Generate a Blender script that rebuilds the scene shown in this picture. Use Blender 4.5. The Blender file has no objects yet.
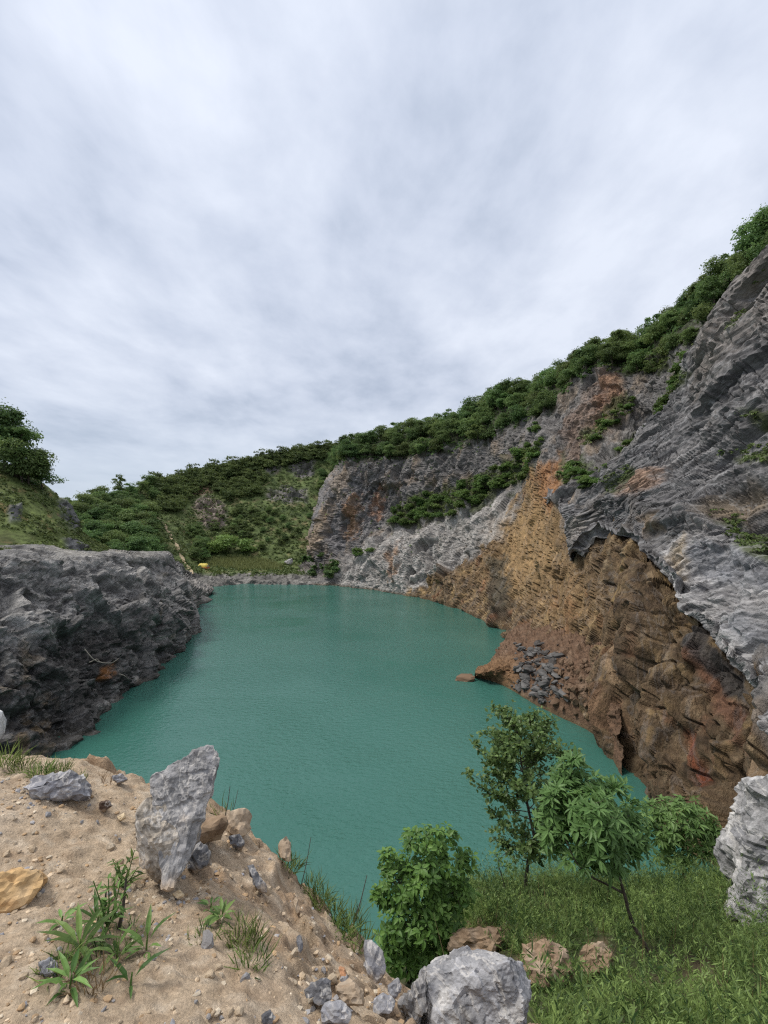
import bpy, math, random
import numpy as np

random.seed(7)
RNG = np.random.default_rng(11)
scene = bpy.context.scene
COL = scene.collection
F32 = np.float32

# ------------------------------------------------------------------ camera
CAM = np.array([0.0, 0.0, 22.0])
FPX = 469.0
TILT = math.atan(18.0 / FPX)
CT, ST = math.cos(TILT), math.sin(TILT)
CX, CY = 384.0, 512.0

cd = bpy.data.cameras.new("camera")
cd.sensor_fit = 'VERTICAL'
cd.sensor_height = 24.0
cd.lens = 24.0 * FPX / 1024.0
cd.clip_start = 0.05
cd.clip_end = 6000
cam = bpy.data.objects.new("camera", cd)
COL.objects.link(cam)
cam.location = CAM
cam.rotation_euler = (math.pi / 2 + TILT, 0, 0)
scene.camera = cam


def W(px, py, Y):
    """photo direction + real distance ahead -> world point"""
    px = np.asarray(px, float); py = np.asarray(py, float); Y = np.asarray(Y, float)
    v = (CY - py) / FPX
    fwd = CT - v * ST
    up = ST + v * CT
    x = (px - CX) / FPX
    return np.stack([CAM[0] + x / fwd * Y, CAM[1] + Y + 0 * x, CAM[2] + up / fwd * Y], -1)


def proj(P):
    d = np.asarray(P, float) - CAM
    fwd = d[..., 1] * CT + d[..., 2] * ST
    up = -d[..., 1] * ST + d[..., 2] * CT
    fwd = np.where(np.abs(fwd) < 1e-6, 1e-6, fwd)
    return CX + d[..., 0] / fwd * FPX, CY - up / fwd * FPX, d[..., 1]


def Yz(py, z):
    """distance at which the ray through row py meets height z"""
    v = (CY - py) / FPX
    s = (ST + v * CT) / (CT - v * ST)
    return (z - CAM[2]) / s


def lerp(a, b, t):
    return a + (b - a) * t


def sstep(x, a, b):
    t = np.clip((x - a) / (b - a), 0, 1)
    return t * t * (3 - 2 * t)


# ------------------------------------------------------------------ noise
_g = RNG.normal(size=(256, 3)); _g /= np.linalg.norm(_g, axis=1)[:, None]
GR = _g.astype(F32)
RT = RNG.random((1024, 7)).astype(F32)


def h3(i, j, k, seed):
    h = (i.astype(np.uint32) * np.uint32(374761393) + j.astype(np.uint32) * np.uint32(668265263)
         + k.astype(np.uint32) * np.uint32(2147483647) + np.uint32(seed * 977 + 13))
    h = (h ^ (h >> np.uint32(13))) * np.uint32(1274126177)
    h = h ^ (h >> np.uint32(16))
    return h


def perlin(p, seed=0):
    p = np.asarray(p, F32)
    b = np.floor(p).astype(np.int32)
    f = p - b
    u = f * f * f * (f * (f * 6 - 15) + 10)
    r = np.zeros(p.shape[:-1], F32)
    for c in range(8):
        o = np.array([c & 1, (c >> 1) & 1, (c >> 2) & 1], np.int32)
        q = b + o
        g = GR[h3(q[..., 0], q[..., 1], q[..., 2], seed) & np.uint32(255)]
        d = ((f - o) * g).sum(-1)
        w = 1
        for a in range(3):
            w = w * (u[..., a] if o[a] else 1 - u[..., a])
        r += d * w
    return r * 1.5


def fbm(p, octv=4, seed=0, gain=0.5):
    r = 0; a = 1.0; s = 1.0; t = 0
    for o in range(octv):
        r = r + a * perlin(np.asarray(p) * s, seed + o * 17); t += a
        a *= gain; s *= 2.03
    return r / t


def ridged(p, octv=4, seed=0, gain=0.55):
    r = 0; a = 1.0; s = 1.0; t = 0
    for o in range(octv):
        r = r + a * (1 - 2 * np.abs(perlin(np.asarray(p) * s, seed + o * 31))); t += a
        a *= gain; s *= 2.07
    return r / t


def facet(p, seed=0, tilt=1.7, beta=34.0):
    """broken-rock noise: every cell a plane of its own height and slope"""
    p = np.asarray(p, F32)
    b = np.floor(p - 0.5).astype(np.int32)
    num = np.zeros(p.shape[:-1], F32); den = np.zeros(p.shape[:-1], F32)
    for c in range(8):
        q = b + np.array([c & 1, (c >> 1) & 1, (c >> 2) & 1], np.int32)
        R = RT[h3(q[..., 0], q[..., 1], q[..., 2], seed) & np.uint32(1023)]
        d = p - (q + 0.2 + 0.6 * R[..., :3])
        m = (d * d).sum(-1)
        v = (R[..., 6] - 0.5) + tilt * ((R[..., 3:6] - 0.5) * d).sum(-1)
        w = np.exp(-beta * m)
        num += w * v; den += w
    val = num / (den + 1e-12)
    return val


def sawtooth(s):
    f = s - np.floor(s)
    return np.where(f < .78, f / .78, (1 - f) / .22) - .5


def polymask(px, py, poly, soft):
    """1 inside, fading over 'soft' pixels"""
    poly = np.array(poly, float)
    ins = np.zeros(px.shape, bool)
    dist = np.full(px.shape, 1e9)
    n = len(poly)
    for i in range(n):
        x1, y1 = poly[i]; x2, y2 = poly[(i + 1) % n]
        if y1 != y2:
            c = ((y1 > py) != (y2 > py)) & (px < (x2 - x1) * (py - y1) / (y2 - y1) + x1)
            ins ^= c
        L2 = (x2 - x1) ** 2 + (y2 - y1) ** 2 + 1e-9
        t = np.clip(((px - x1) * (x2 - x1) + (py - y1) * (y2 - y1)) / L2, 0, 1)
        dist = np.minimum(dist, np.hypot(px - x1 - t * (x2 - x1), py - y1 - t * (y2 - y1)))
    sd = np.where(ins, dist, -dist)
    return sstep(sd, -soft, soft)


def inpoly(x, y, poly):
    return polymask(np.array([x]), np.array([y]), poly, 0.01)[0] > 0.5


def rand_in_poly(poly, n, rng=RNG):
    p = np.array(poly, float)
    lo, hi = p.min(0), p.max(0)
    out = []
    while len(out) < n:
        c = lo + rng.random((n * 3, 2)) * (hi - lo)
        m = polymask(c[:, 0], c[:, 1], poly, 0.01) > 0.5
        out += list(c[m])
    return np.array(out[:n])


# ------------------------------------------------------------------ mesh plumbing
def mesh_arrays(name, V, F, col=None, vecs=None, smooth=False):
    V = np.asarray(V, F32).reshape(-1, 3); F = np.asarray(F, np.int32)
    me = bpy.data.meshes.new(name)
    k = F.shape[1]
    me.vertices.add(len(V)); me.vertices.foreach_set("co", V.ravel())
    me.loops.add(F.size); me.loops.foreach_set("vertex_index", F.ravel())
    me.polygons.add(len(F))
    me.polygons.foreach_set("loop_start", np.arange(0, F.size, k, dtype=np.int32))
    me.polygons.foreach_set("loop_total", np.full(len(F), k, np.int32))
    me.polygons.foreach_set("use_smooth", np.full(len(F), smooth, bool))
    me.update(calc_edges=True)
    if col is not None:
        a = me.color_attributes.new("Col", 'FLOAT_COLOR', 'POINT')
        c = np.ones((len(V), 4), F32); c[:, :3] = np.asarray(col, F32).reshape(-1, 3)
        a.data.foreach_set("color", c.ravel())
    if vecs is not None:
        a = me.attributes.new("bed", 'FLOAT_VECTOR', 'POINT')
        a.data.foreach_set("vector", np.asarray(vecs, F32).ravel())
    return me


def link(name, me, mat=None, parent=None, label=None, cat=None, group=None, kind=None, loc=None):
    o = bpy.data.objects.new(name, me)
    COL.objects.link(o)
    if mat is not None and me is not None and not me.materials:
        me.materials.append(mat)
    if parent is not None: o.parent = parent
    if loc is not None: o.location = loc
    if label: o['label'] = label
    if cat: o['category'] = cat
    if group: o['group'] = group
    if kind: o['kind'] = kind
    return o


def grid_faces(nu, nv):
    i = np.arange(nu - 1)[:, None]; j = np.arange(nv - 1)[None, :]
    a = i * nv + j
    return np.stack([a, a + nv, a + nv + 1, a + 1], -1).reshape(-1, 4)


def pchip(C, t):
    """monotone cubic through C (n,k,...) along axis 0 at parameters t"""
    C = np.asarray(C, float); n = C.shape[0]
    d = C[1:] - C[:-1]
    m = np.zeros_like(C)
    a, b = d[:-1], d[1:]
    with np.errstate(divide='ignore', invalid='ignore'):
        hm = np.where(a * b > 0, 2 * a * b / (a + b), 0)
    m[1:-1] = hm; m[0] = d[0]; m[-1] = d[-1]
    i = np.clip(np.floor(t).astype(int), 0, n - 2); s = t - i
    sh = (-1,) + (1,) * (C.ndim - 1)
    s = s.reshape(sh)
    h00 = 2 * s**3 - 3 * s**2 + 1; h10 = s**3 - 2 * s**2 + s; h01 = -2 * s**3 + 3 * s**2; h11 = s**3 - s**2
    return h00 * C[i] + h10 * m[i] + h01 * C[i + 1] + h11 * m[i + 1]


class Sheet:
    """a surface through control columns of (px, py, distance); px,py clipped sampling density"""
    def __init__(self, cols, nu, nv):
        C = np.array(cols, float)               # (ncol, nrow, 3)
        C[..., 2] = np.log(C[..., 2])
        self.C = C
        q = np.clip(C[..., :2], [-120, 100], [880, 1100])
        du = np.linalg.norm(np.diff(q, axis=0), axis=-1).mean(1) + 4
        dv = np.linalg.norm(np.diff(q, axis=1), axis=-1).mean(0) + 4
        tu = np.interp(np.linspace(0, du.sum(), nu), np.r_[0, np.cumsum(du)], np.arange(len(du) + 1))
        tv = np.interp(np.linspace(0, dv.sum(), nv), np.r_[0, np.cumsum(dv)], np.arange(len(dv) + 1))
        self.tu, self.tv = tu, tv
        S = pchip(C, tu)                        # (nu, nrow, 3)
        S = pchip(np.swapaxes(S, 0, 1), tv)     # (nv, nu, 3)
        S = np.swapaxes(S, 0, 1)
        self.px, self.py, self.Y = S[..., 0], S[..., 1], np.exp(S[..., 2])
        self.P0 = W(self.px, self.py, self.Y)
        self.nu, self.nv = nu, nv
        gu = np.gradient(self.P0, axis=0); gv = np.gradient(self.P0, axis=1)
        N = np.cross(gu, gv)
        N /= np.linalg.norm(N, axis=-1)[..., None] + 1e-9
        if (N * (CAM - self.P0)).sum(-1).mean() < 0: N = -N
        # smooth normals a little
        for _ in range(6):
            N[1:-1] = (N[:-2] + 2 * N[1:-1] + N[2:]) / 4
            N[:, 1:-1] = (N[:, :-2] + 2 * N[:, 1:-1] + N[:, 2:]) / 4
        self.N = N / (np.linalg.norm(N, axis=-1)[..., None] + 1e-9)
        self.P = self.P0.copy()
        vd = CAM - self.P0; vd /= np.linalg.norm(vd, axis=-1)[..., None]
        self.rel = 0.30 + 0.70 * np.clip(np.abs((self.N * vd).sum(-1)), 0, 1)      # walls seen edge-on are the smoother blasted ones

    def displace(self, d):
        self.P = self.P0 + self.N * d[..., None]
        self.ppx, self.ppy, _ = proj(self.P)

    def build(self, name, col, mat, bed=None, label=None, smooth=False):
        me = mesh_arrays(name, self.P, grid_faces(self.nu, self.nv), col, bed, smooth)
        return link(name, me, mat, label=label, kind='structure')

    def at(self, px, py, tol=6.0, vis=True):
        """the point of the surface seen at (px, py)"""
        d = (self.ppx - px) ** 2 + (self.ppy - py) ** 2
        dm = d.min()
        c = np.argwhere(d <= max(dm * 1.0001, 9.0 if vis else 0))
        k = min(c, key=lambda ij: self.Y[ij[0], ij[1]])
        return self.P[k[0], k[1]], self.N[k[0], k[1]]


def bedframe(d1, n):
    d1 = np.array(d1, float); d1 /= np.linalg.norm(d1)
    n = np.array(n, float); n = n - d1 * n.dot(d1); n /= np.linalg.norm(n)
    return np.stack([d1, n, np.cross(d1, n)])     # rows: along, out, across


# ------------------------------------------------------------------ materials
def mat_new(name):
    m = bpy.data.materials.new(name); m.use_nodes = True
    nt = m.node_tree; nt.nodes.clear()
    return m, nt, nt.nodes, nt.links


def node(ns, t, **kw):
    n = ns.new(t)
    for k, v in kw.items():
        if k in n.inputs.keys() if hasattr(n, 'inputs') else False:
            n.inputs[k].default_value = v
        else:
            setattr(n, k, v)
    return n


def rock_mat(name, s_fine, bump=0.6, dist=0.3, rough=0.9, use_bed=True, mott=(0.55, 1.4), veins=0.0, vein_scale=0.6, vein_col=(0.55, 0.55, 0.56, 1)):
    m, nt, ns, L = mat_new(name)
    out = ns.new('ShaderNodeOutputMaterial'); bs = ns.new('ShaderNodeBsdfPrincipled')
    L.new(bs.outputs[0], out.inputs[0])
    bs.inputs['Roughness'].default_value = rough
    bs.inputs['Specular IOR Level'].default_value = 0.25
    at = ns.new('ShaderNodeAttribute'); at.attribute_name = 'Col'
    if use_bed:
        b = ns.new('ShaderNodeAttribute'); b.attribute_name = 'bed'; vec = b.outputs['Vector']
    else:
        b = ns.new('ShaderNodeTexCoord'); vec = b.outputs['Object']
    n1 = ns.new('ShaderNodeTexNoise'); n1.inputs['Scale'].default_value = s_fine; n1.inputs['Detail'].default_value = 8; n1.inputs['Roughness'].default_value = 0.68
    n1.inputs['Distortion'].default_value = 0.4
    L.new(vec, n1.inputs['Vector'])
    r1 = ns.new('ShaderNodeMapRange'); r1.inputs['From Min'].default_value = 0.3; r1.inputs['From Max'].default_value = 0.7
    r1.inputs['To Min'].default_value = mott[0]; r1.inputs['To Max'].default_value = mott[1]
    L.new(n1.outputs['Fac'], r1.inputs['Value'])
    n2 = ns.new('ShaderNodeTexNoise'); n2.inputs['Scale'].default_value = s_fine * 4.3; n2.inputs['Detail'].default_value = 6; n2.inputs['Roughness'].default_value = 0.7
    L.new(vec, n2.inputs['Vector'])
    r2 = ns.new('ShaderNodeMapRange'); r2.inputs['From Min'].default_value = 0.3; r2.inputs['From Max'].default_value = 0.7
    r2.inputs['To Min'].default_value = 0.72; r2.inputs['To Max'].default_value = 1.25
    L.new(n2.outputs['Fac'], r2.inputs['Value'])
    mu = ns.new('ShaderNodeMath'); mu.operation = 'MULTIPLY'
    L.new(r1.outputs[0], mu.inputs[0]); L.new(r2.outputs[0], mu.inputs[1])
    vm = ns.new('ShaderNodeVectorMath'); vm.operation = 'SCALE'
    L.new(at.outputs['Color'], vm.inputs[0]); L.new(mu.outputs[0], vm.inputs['Scale'])
    colout = vm.outputs[0]
    if veins > 0:
        nv = ns.new('ShaderNodeTexNoise'); nv.inputs['Scale'].default_value = vein_scale; nv.inputs['Detail'].default_value = 5
        nv.inputs['Roughness'].default_value = 0.62; nv.inputs['Distortion'].default_value = 1.2
        L.new(vec, nv.inputs['Vector'])
        sb = ns.new('ShaderNodeMath'); sb.operation = 'SUBTRACT'; sb.inputs[1].default_value = 0.5; L.new(nv.outputs['Fac'], sb.inputs[0])
        ab = ns.new('ShaderNodeMath'); ab.operation = 'ABSOLUTE'; L.new(sb.outputs[0], ab.inputs[0])
        mr = ns.new('ShaderNodeMapRange'); mr.inputs['From Min'].default_value = 0.0; mr.inputs['From Max'].default_value = 0.022
        mr.inputs['To Min'].default_value = veins; mr.inputs['To Max'].default_value = 0
        L.new(ab.outputs[0], mr.inputs['Value'])
        mx = ns.new('ShaderNodeMixRGB'); L.new(mr.outputs[0], mx.inputs[0]); L.new(colout, mx.inputs[1]); mx.inputs[2].default_value = vein_col
        colout = mx.outputs[0]
    L.new(colout, bs.inputs['Base Color'])
    nr = ns.new('ShaderNodeTexNoise'); nr.noise_type = 'RIDGED_MULTIFRACTAL'
    nr.inputs['Scale'].default_value = s_fine * 1.7; nr.inputs['Detail'].default_value = 7; nr.inputs['Roughness'].default_value = 0.6
    L.new(vec, nr.inputs['Vector'])
    ad = ns.new('ShaderNodeMath'); ad.operation = 'MULTIPLY_ADD'; ad.inputs[1].default_value = 0.45
    L.new(nr.outputs['Fac'], ad.inputs[0]); L.new(n2.outputs['Fac'], ad.inputs[2])
    bp = ns.new('ShaderNodeBump'); bp.inputs['Strength'].default_value = bump; bp.inputs['Distance'].default_value = dist
    L.new(ad.outputs[0], bp.inputs['Height']); L.new(bp.outputs[0], bs.inputs['Normal'])
    return m


def leaf_mat(name, c0, c1, trans=0.35, rough=0.55, hue=0.018):
    """leaf: two tones by the leaf's own tint, plus a small change from plant to plant"""
    m, nt, ns, L = mat_new(name)
    out = ns.new('ShaderNodeOutputMaterial'); bs = ns.new('ShaderNodeBsdfPrincipled')
    bs.inputs['Roughness'].default_value = rough; bs.inputs['Specular IOR Level'].default_value = 0.3
    at = ns.new('ShaderNodeAttribute'); at.attribute_name = 'Col'
    mx = ns.new('ShaderNodeMixRGB'); mx.inputs[1].default_value = (*c0, 1); mx.inputs[2].default_value = (*c1, 1)
    sp = ns.new('ShaderNodeSeparateColor'); L.new(at.outputs['Color'], sp.inputs[0]); L.new(sp.outputs[0], mx.inputs[0])
    oi = ns.new('ShaderNodeObjectInfo')
    hs = ns.new('ShaderNodeHueSaturation')
    r = ns.new('ShaderNodeMapRange'); r.inputs['To Min'].default_value = 0.5 - hue; r.inputs['To Max'].default_value = 0.5 + hue * 0.6
    L.new(oi.outputs['Random'], r.inputs['Value']); L.new(r.outputs[0], hs.inputs['Hue'])
    ml = ns.new('ShaderNodeMath'); ml.operation = 'MULTIPLY'; ml.inputs[1].default_value = 7.31; L.new(oi.outputs['Random'], ml.inputs[0])
    fr = ns.new('ShaderNodeMath'); fr.operation = 'FRACT'; L.new(ml.outputs[0], fr.inputs[0])
    r2 = ns.new('ShaderNodeMapRange'); r2.inputs['To Min'].default_value = 0.8; r2.inputs['To Max'].default_value = 1.25
    L.new(fr.outputs[0], r2.inputs['Value']); L.new(r2.outputs[0], hs.inputs['Value'])
    L.new(mx.outputs[0], hs.inputs['Color']); L.new(hs.outputs[0], bs.inputs['Base Color'])
    tr = ns.new('ShaderNodeBsdfTranslucent')
    h2 = ns.new('ShaderNodeHueSaturation'); h2.inputs['Value'].default_value = 1.2; h2.inputs['Hue'].default_value = 0.48
    L.new(hs.outputs[0], h2.inputs['Color']); L.new(h2.outputs[0], tr.inputs['Color'])
    ms = ns.new('ShaderNodeMixShader'); ms.inputs[0].default_value = trans
    L.new(bs.outputs[0], ms.inputs[1]); L.new(tr.outputs[0], ms.inputs[2]); L.new(ms.outputs[0], out.inputs[0])
    return m


def bark_mat(name, c):
    m, nt, ns, L = mat_new(name)
    out = ns.new('ShaderNodeOutputMaterial'); bs = ns.new('ShaderNodeBsdfPrincipled'); L.new(bs.outputs[0], out.inputs[0])
    bs.inputs['Roughness'].default_value = 0.9
    tc = ns.new('ShaderNodeTexCoord'); n = ns.new('ShaderNodeTexNoise'); n.inputs['Scale'].default_value = 14; n.inputs['Detail'].default_value = 6
    L.new(tc.outputs['Object'], n.inputs['Vector'])
    cr = ns.new('ShaderNodeValToRGB'); cr.color_ramp.elements[0].color = (*[k * 0.5 for k in c], 1); cr.color_ramp.elements[1].color = (*[k * 1.5 for k in c], 1)
    cr.color_ramp.elements[0].position = 0.3; cr.color_ramp.elements[1].position = 0.7
    L.new(n.outputs['Fac'], cr.inputs[0]); L.new(cr.outputs[0], bs.inputs['Base Color'])
    b = ns.new('ShaderNodeBump'); b.inputs['Strength'].default_value = 0.5; b.inputs['Distance'].default_value = 0.02
    L.new(n.outputs['Fac'], b.inputs['Height']); L.new(b.outputs[0], bs.inputs['Normal'])
    return m


M = {}
M['cliff'] = rock_mat('cliff_rock', 0.8, 1.0, 0.5, veins=0.10, vein_scale=0.12)
M['slab'] = rock_mat('slab_rock', 0.9, 0.6, 0.3, veins=0.22, vein_scale=0.2)
M['bluff'] = rock_mat('bluff_rock', 0.9, 0.9, 0.4, veins=0.16, vein_scale=0.22, mott=(0.45, 1.5))
M['hill'] = rock_mat('hill_soil', 0.35, 0.6, 0.4)
M['talus'] = rock_mat('talus_earth', 1.6, 0.8, 0.25)
M['soil'] = rock_mat('sandy_soil', 22.0, 0.8, 0.02, use_bed=False, mott=(0.72, 1.28), rough=0.95)
M['stone'] = rock_mat('grey_limestone', 7.0, 0.6, 0.015, use_bed=False, mott=(0.45, 1.45), veins=0.5, vein_scale=2.2, vein_col=(0.6, 0.57, 0.53, 1))
M['ochre'] = rock_mat('ochre_stone', 5.0, 0.4, 0.015, use_bed=False, mott=(0.75, 1.2))
M['outcrop'] = rock_mat('white_limestone', 2.6, 0.8, 0.06, use_bed=False, mott=(0.35, 1.45), veins=0.5, vein_scale=0.9, vein_col=(0.62, 0.6, 0.56, 1))
M['far_leaf'] = leaf_mat('forest_leaf', (0.034, 0.078, 0.023), (0.165, 0.26, 0.085), 0.4, hue=0.03)
M['mid_leaf'] = leaf_mat('shrub_leaf', (0.04, 0.088, 0.02), (0.15, 0.25, 0.065), 0.4)
M['scrub'] = leaf_mat('scrub_leaf', (0.045, 0.08, 0.02), (0.15, 0.20, 0.06), 0.25)
M['willow'] = leaf_mat('pale_leaf', (0.11, 0.19, 0.045), (0.22, 0.34, 0.09), 0.3)
M['poplar'] = leaf_mat('small_leaf', (0.055, 0.125, 0.03), (0.23, 0.36, 0.13), 0.4, 0.4)
M['sumac'] = leaf_mat('compound_leaf', (0.055, 0.135, 0.032), (0.19, 0.34, 0.11), 0.38, 0.45)
M['mulberry'] = leaf_mat('broad_leaf', (0.032, 0.09, 0.018), (0.14, 0.26, 0.06), 0.38, 0.45)
M['grass'] = leaf_mat('grass_blade', (0.028, 0.062, 0.016), (0.235, 0.33, 0.10), 0.4, 0.5)
M['weed'] = leaf_mat('weed_leaf', (0.045, 0.10, 0.022), (0.17, 0.29, 0.08), 0.35, 0.5)
M['dry'] = leaf_mat('dry_stalk', (0.18, 0.13, 0.06), (0.30, 0.23, 0.12), 0.2)
M['bark'] = bark_mat('bark', (0.07, 0.055, 0.042))
M['twig'] = bark_mat('bleached_wood', (0.38, 0.34, 0.28))


# ------------------------------------------------------------------ world, sun
def make_world():
    w = bpy.data.worlds.new("World"); scene.world = w; w.use_nodes = True
    nt = w.node_tree; ns = nt.nodes; L = nt.links; ns.clear()
    out = ns.new('ShaderNodeOutputWorld'); bg = ns.new('ShaderNodeBackground'); L.new(bg.outputs[0], out.inputs[0])
    bg.inputs['Strength'].default_value = 0.1
    sky = ns.new('ShaderNodeTexSky'); sky.sky_type = 'NISHITA'; sky.sun_disc = False
    sky.sun_elevation = math.radians(56); sky.sun_rotation = math.radians(-88)
    tc = ns.new('ShaderNodeTexCoord'); sp = ns.new('ShaderNodeSeparateXYZ'); L.new(tc.outputs['Generated'], sp.inputs[0])

    def math_(op, a, b=None, c=None):
        n = ns.new('ShaderNodeMath'); n.operation = op
        for i, v in enumerate((a, b, c)):
            if v is None: continue
            if isinstance(v, (int, float)): n.inputs[i].default_value = v
            else: L.new(v, n.inputs[i])
        return n.outputs[0]
    z = math_('MAXIMUM', sp.outputs[2], 0.0)
    zz = math_('ADD', z, 0.16)
    x = math_('DIVIDE', sp.outputs[0], zz); y = math_('DIVIDE', sp.outputs[1], zz)
    cb = ns.new('ShaderNodeCombineXYZ'); L.new(x, cb.inputs[0]); L.new(y, cb.inputs[1])
    mp = ns.new('ShaderNodeMapping'); mp.inputs['Scale'].default_value = (1.0, 0.7, 1); mp.inputs['Rotation'].default_value = (0, 0, math.radians(-14))
    mp.inputs['Location'].default_value = SKY_LOC
    L.new(cb.outputs[0], mp.inputs[0])
    na = ns.new('ShaderNodeTexNoise'); na.inputs['Scale'].default_value = 1.15; na.inputs['Detail'].default_value = 5; na.inputs['Roughness'].default_value = 0.52; na.inputs['Distortion'].default_value = 0.25
    nb = ns.new('ShaderNodeTexNoise'); nb.inputs['Scale'].default_value = 3.1; nb.inputs['Detail'].default_value = 6; nb.inputs['Roughness'].default_value = 0.58; nb.inputs['Distortion'].default_value = 0.15
    L.new(mp.outputs[0], na.inputs['Vector']); L.new(mp.outputs[0], nb.inputs['Vector'])
    f = math_('MULTIPLY_ADD', nb.outputs['Fac'], 0.40, math_('MULTIPLY', na.outputs['Fac'], 0.60))
    cr = ns.new('ShaderNodeValToRGB'); e = cr.color_ramp.elements
    e[0].position = 0.37; e[0].color = (3.05, 3.5, 4.35, 1)
    e[1].position = 0.60; e[1].color = (5.5, 5.85, 6.6, 1)
    k = cr.color_ramp.elements.new(0.47); k.color = (4.25, 4.65, 5.5, 1)
    L.new(f, cr.inputs[0])
    # paler, greyer air near the horizon, brighter overhead
    hz = ns.new('ShaderNodeMapRange'); hz.inputs['From Min'].default_value = 0.0; hz.inputs['From Max'].default_value = 0.30
    hz.inputs['To Min'].default_value = 0.9; hz.inputs['To Max'].default_value = 0.0
    hz.interpolation_type = 'SMOOTHSTEP'
    L.new(z, hz.inputs['Value'])
    m1 = ns.new('ShaderNodeMixRGB'); L.new(hz.outputs[0], m1.inputs[0]); L.new(cr.outputs[0], m1.inputs[1]); m1.inputs[2].default_value = (3.85, 4.4, 5.2, 1)
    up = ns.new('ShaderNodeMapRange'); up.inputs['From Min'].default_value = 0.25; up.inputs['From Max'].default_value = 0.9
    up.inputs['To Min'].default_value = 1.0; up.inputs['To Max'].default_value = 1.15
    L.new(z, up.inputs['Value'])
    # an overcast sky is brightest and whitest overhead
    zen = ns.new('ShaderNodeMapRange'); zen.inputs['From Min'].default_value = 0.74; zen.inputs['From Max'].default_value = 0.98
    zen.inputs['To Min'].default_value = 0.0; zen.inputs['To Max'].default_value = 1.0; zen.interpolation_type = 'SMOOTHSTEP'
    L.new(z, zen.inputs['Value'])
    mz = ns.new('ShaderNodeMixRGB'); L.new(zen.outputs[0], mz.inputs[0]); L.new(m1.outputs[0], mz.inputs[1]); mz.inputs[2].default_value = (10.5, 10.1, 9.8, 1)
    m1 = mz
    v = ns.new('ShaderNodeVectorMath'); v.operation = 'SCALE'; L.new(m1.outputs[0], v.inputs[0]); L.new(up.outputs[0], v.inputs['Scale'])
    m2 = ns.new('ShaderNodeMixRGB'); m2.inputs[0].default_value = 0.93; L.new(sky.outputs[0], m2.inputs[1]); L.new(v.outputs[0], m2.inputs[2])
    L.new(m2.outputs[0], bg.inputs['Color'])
    sd = bpy.data.lights.new("sun", 'SUN'); sd.energy = 2.0; sd.angle = math.radians(16); sd.color = (1, 0.95, 0.87)
    s = bpy.data.objects.new("sun", sd); COL.objects.link(s)
    el, az = math.radians(56), math.radians(-88)
    from mathutils import Vector
    d = Vector((math.sin(az) * math.cos(el), math.cos(az) * math.cos(el), math.sin(el)))
    s.rotation_euler = d.to_track_quat('Z', 'Y').to_euler()
    s.location = (0, 0, 120)


SKY_LOC = (0.35, 1.9, 0.0)
make_world()
scene.view_settings.view_transform = 'Standard'
scene.view_settings.look = 'None'
scene.view_settings.exposure = 0.56
scene.view_settings.gamma = 1.0
scene.cycles.max_bounces = 6
scene.cycles.diffuse_bounces = 3
scene.cycles.glossy_bounces = 2
scene.cycles.transmission_bounces = 3
scene.cycles.use_denoising = False
scene.cycles.use_adaptive_sampling = False
scene.cycles.filter_width = 1.25
scene.cycles.sample_clamp_indirect = 4.0

# ------------------------------------------------------------------ water and base ground
def make_water():
    m, nt, ns, L = mat_new('turquoise_water')
    out = ns.new('ShaderNodeOutputMaterial'); bs = ns.new('ShaderNodeBsdfPrincipled'); L.new(bs.outputs[0], out.inputs[0])
    bs.inputs['Roughness'].default_value = 0.12; bs.inputs['IOR'].default_value = 1.33
    tc = ns.new('ShaderNodeTexCoord')
    n0 = ns.new('ShaderNodeTexNoise'); n0.inputs['Scale'].default_value = 0.03; n0.inputs['Detail'].default_value = 4; L.new(tc.outputs['Object'], n0.inputs['Vector'])
    cr = ns.new('ShaderNodeValToRGB'); e = cr.color_ramp.elements
    e[0].position = 0.35; e[0].color = (0.032, 0.113, 0.090, 1); e[1].position = 0.65; e[1].color = (0.046, 0.134, 0.110, 1)
    L.new(n0.outputs['Fac'], cr.inputs[0])
    L.new(cr.outputs[0], bs.inputs['Base Color'])
    mp = ns.new('ShaderNodeMapping'); mp.inputs['Scale'].default_value = (1.0, 1.7, 1); mp.inputs['Rotation'].default_value = (0, 0, math.radians(20)); L.new(tc.outputs['Object'], mp.inputs[0])
    n1 = ns.new('ShaderNodeTexNoise'); n1.inputs['Scale'].default_value = 1.3; n1.inputs['Detail'].default_value = 3; n1.inputs['Roughness'].default_value = 0.6; L.new(mp.outputs[0], n1.inputs['Vector'])
    b = ns.new('ShaderNodeBump'); b.inputs['Strength'].default_value = 0.8; b.inputs['Distance'].default_value = 0.16
    nw = ns.new('ShaderNodeTexNoise'); nw.inputs['Scale'].default_value = 0.045; nw.inputs['Detail'].default_value = 3; nw.inputs['Distortion'].default_value = 1.0; L.new(mp.outputs[0], nw.inputs['Vector'])
    rw = ns.new('ShaderNodeMapRange'); rw.inputs['From Min'].default_value = .35; rw.inputs['From Max'].default_value = .65; rw.inputs['To Min'].default_value = .35; rw.inputs['To Max'].default_value = 1.0
    L.new(nw.outputs['Fac'], rw.inputs['Value']); L.new(rw.outputs[0], b.inputs['Strength'])
    L.new(n1.outputs['Fac'], b.inputs['Height']); L.new(b.outputs[0], bs.inputs['Normal'])
    V = [(-140, -10, 0), (160, -10, 0), (160, 330, 0), (-140, 330, 0)]
    me = mesh_arrays('water', V, [[0, 1, 2, 3]])
    link('water', me, m, label='calm turquoise green lake filling the bottom of the quarry', kind='structure')
    V = [(-4000, -4000, -5), (4000, -4000, -5), (4000, 4000, -5), (-4000, 4000, -5)]
    me = mesh_arrays('ground', V, [[0, 1, 2, 3]], col=np.tile([0.06, 0.07, 0.03], (4, 1)), vecs=np.array(V))
    link('ground', me, M['hill'], kind='structure', label='wide green country around the quarry')


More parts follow.
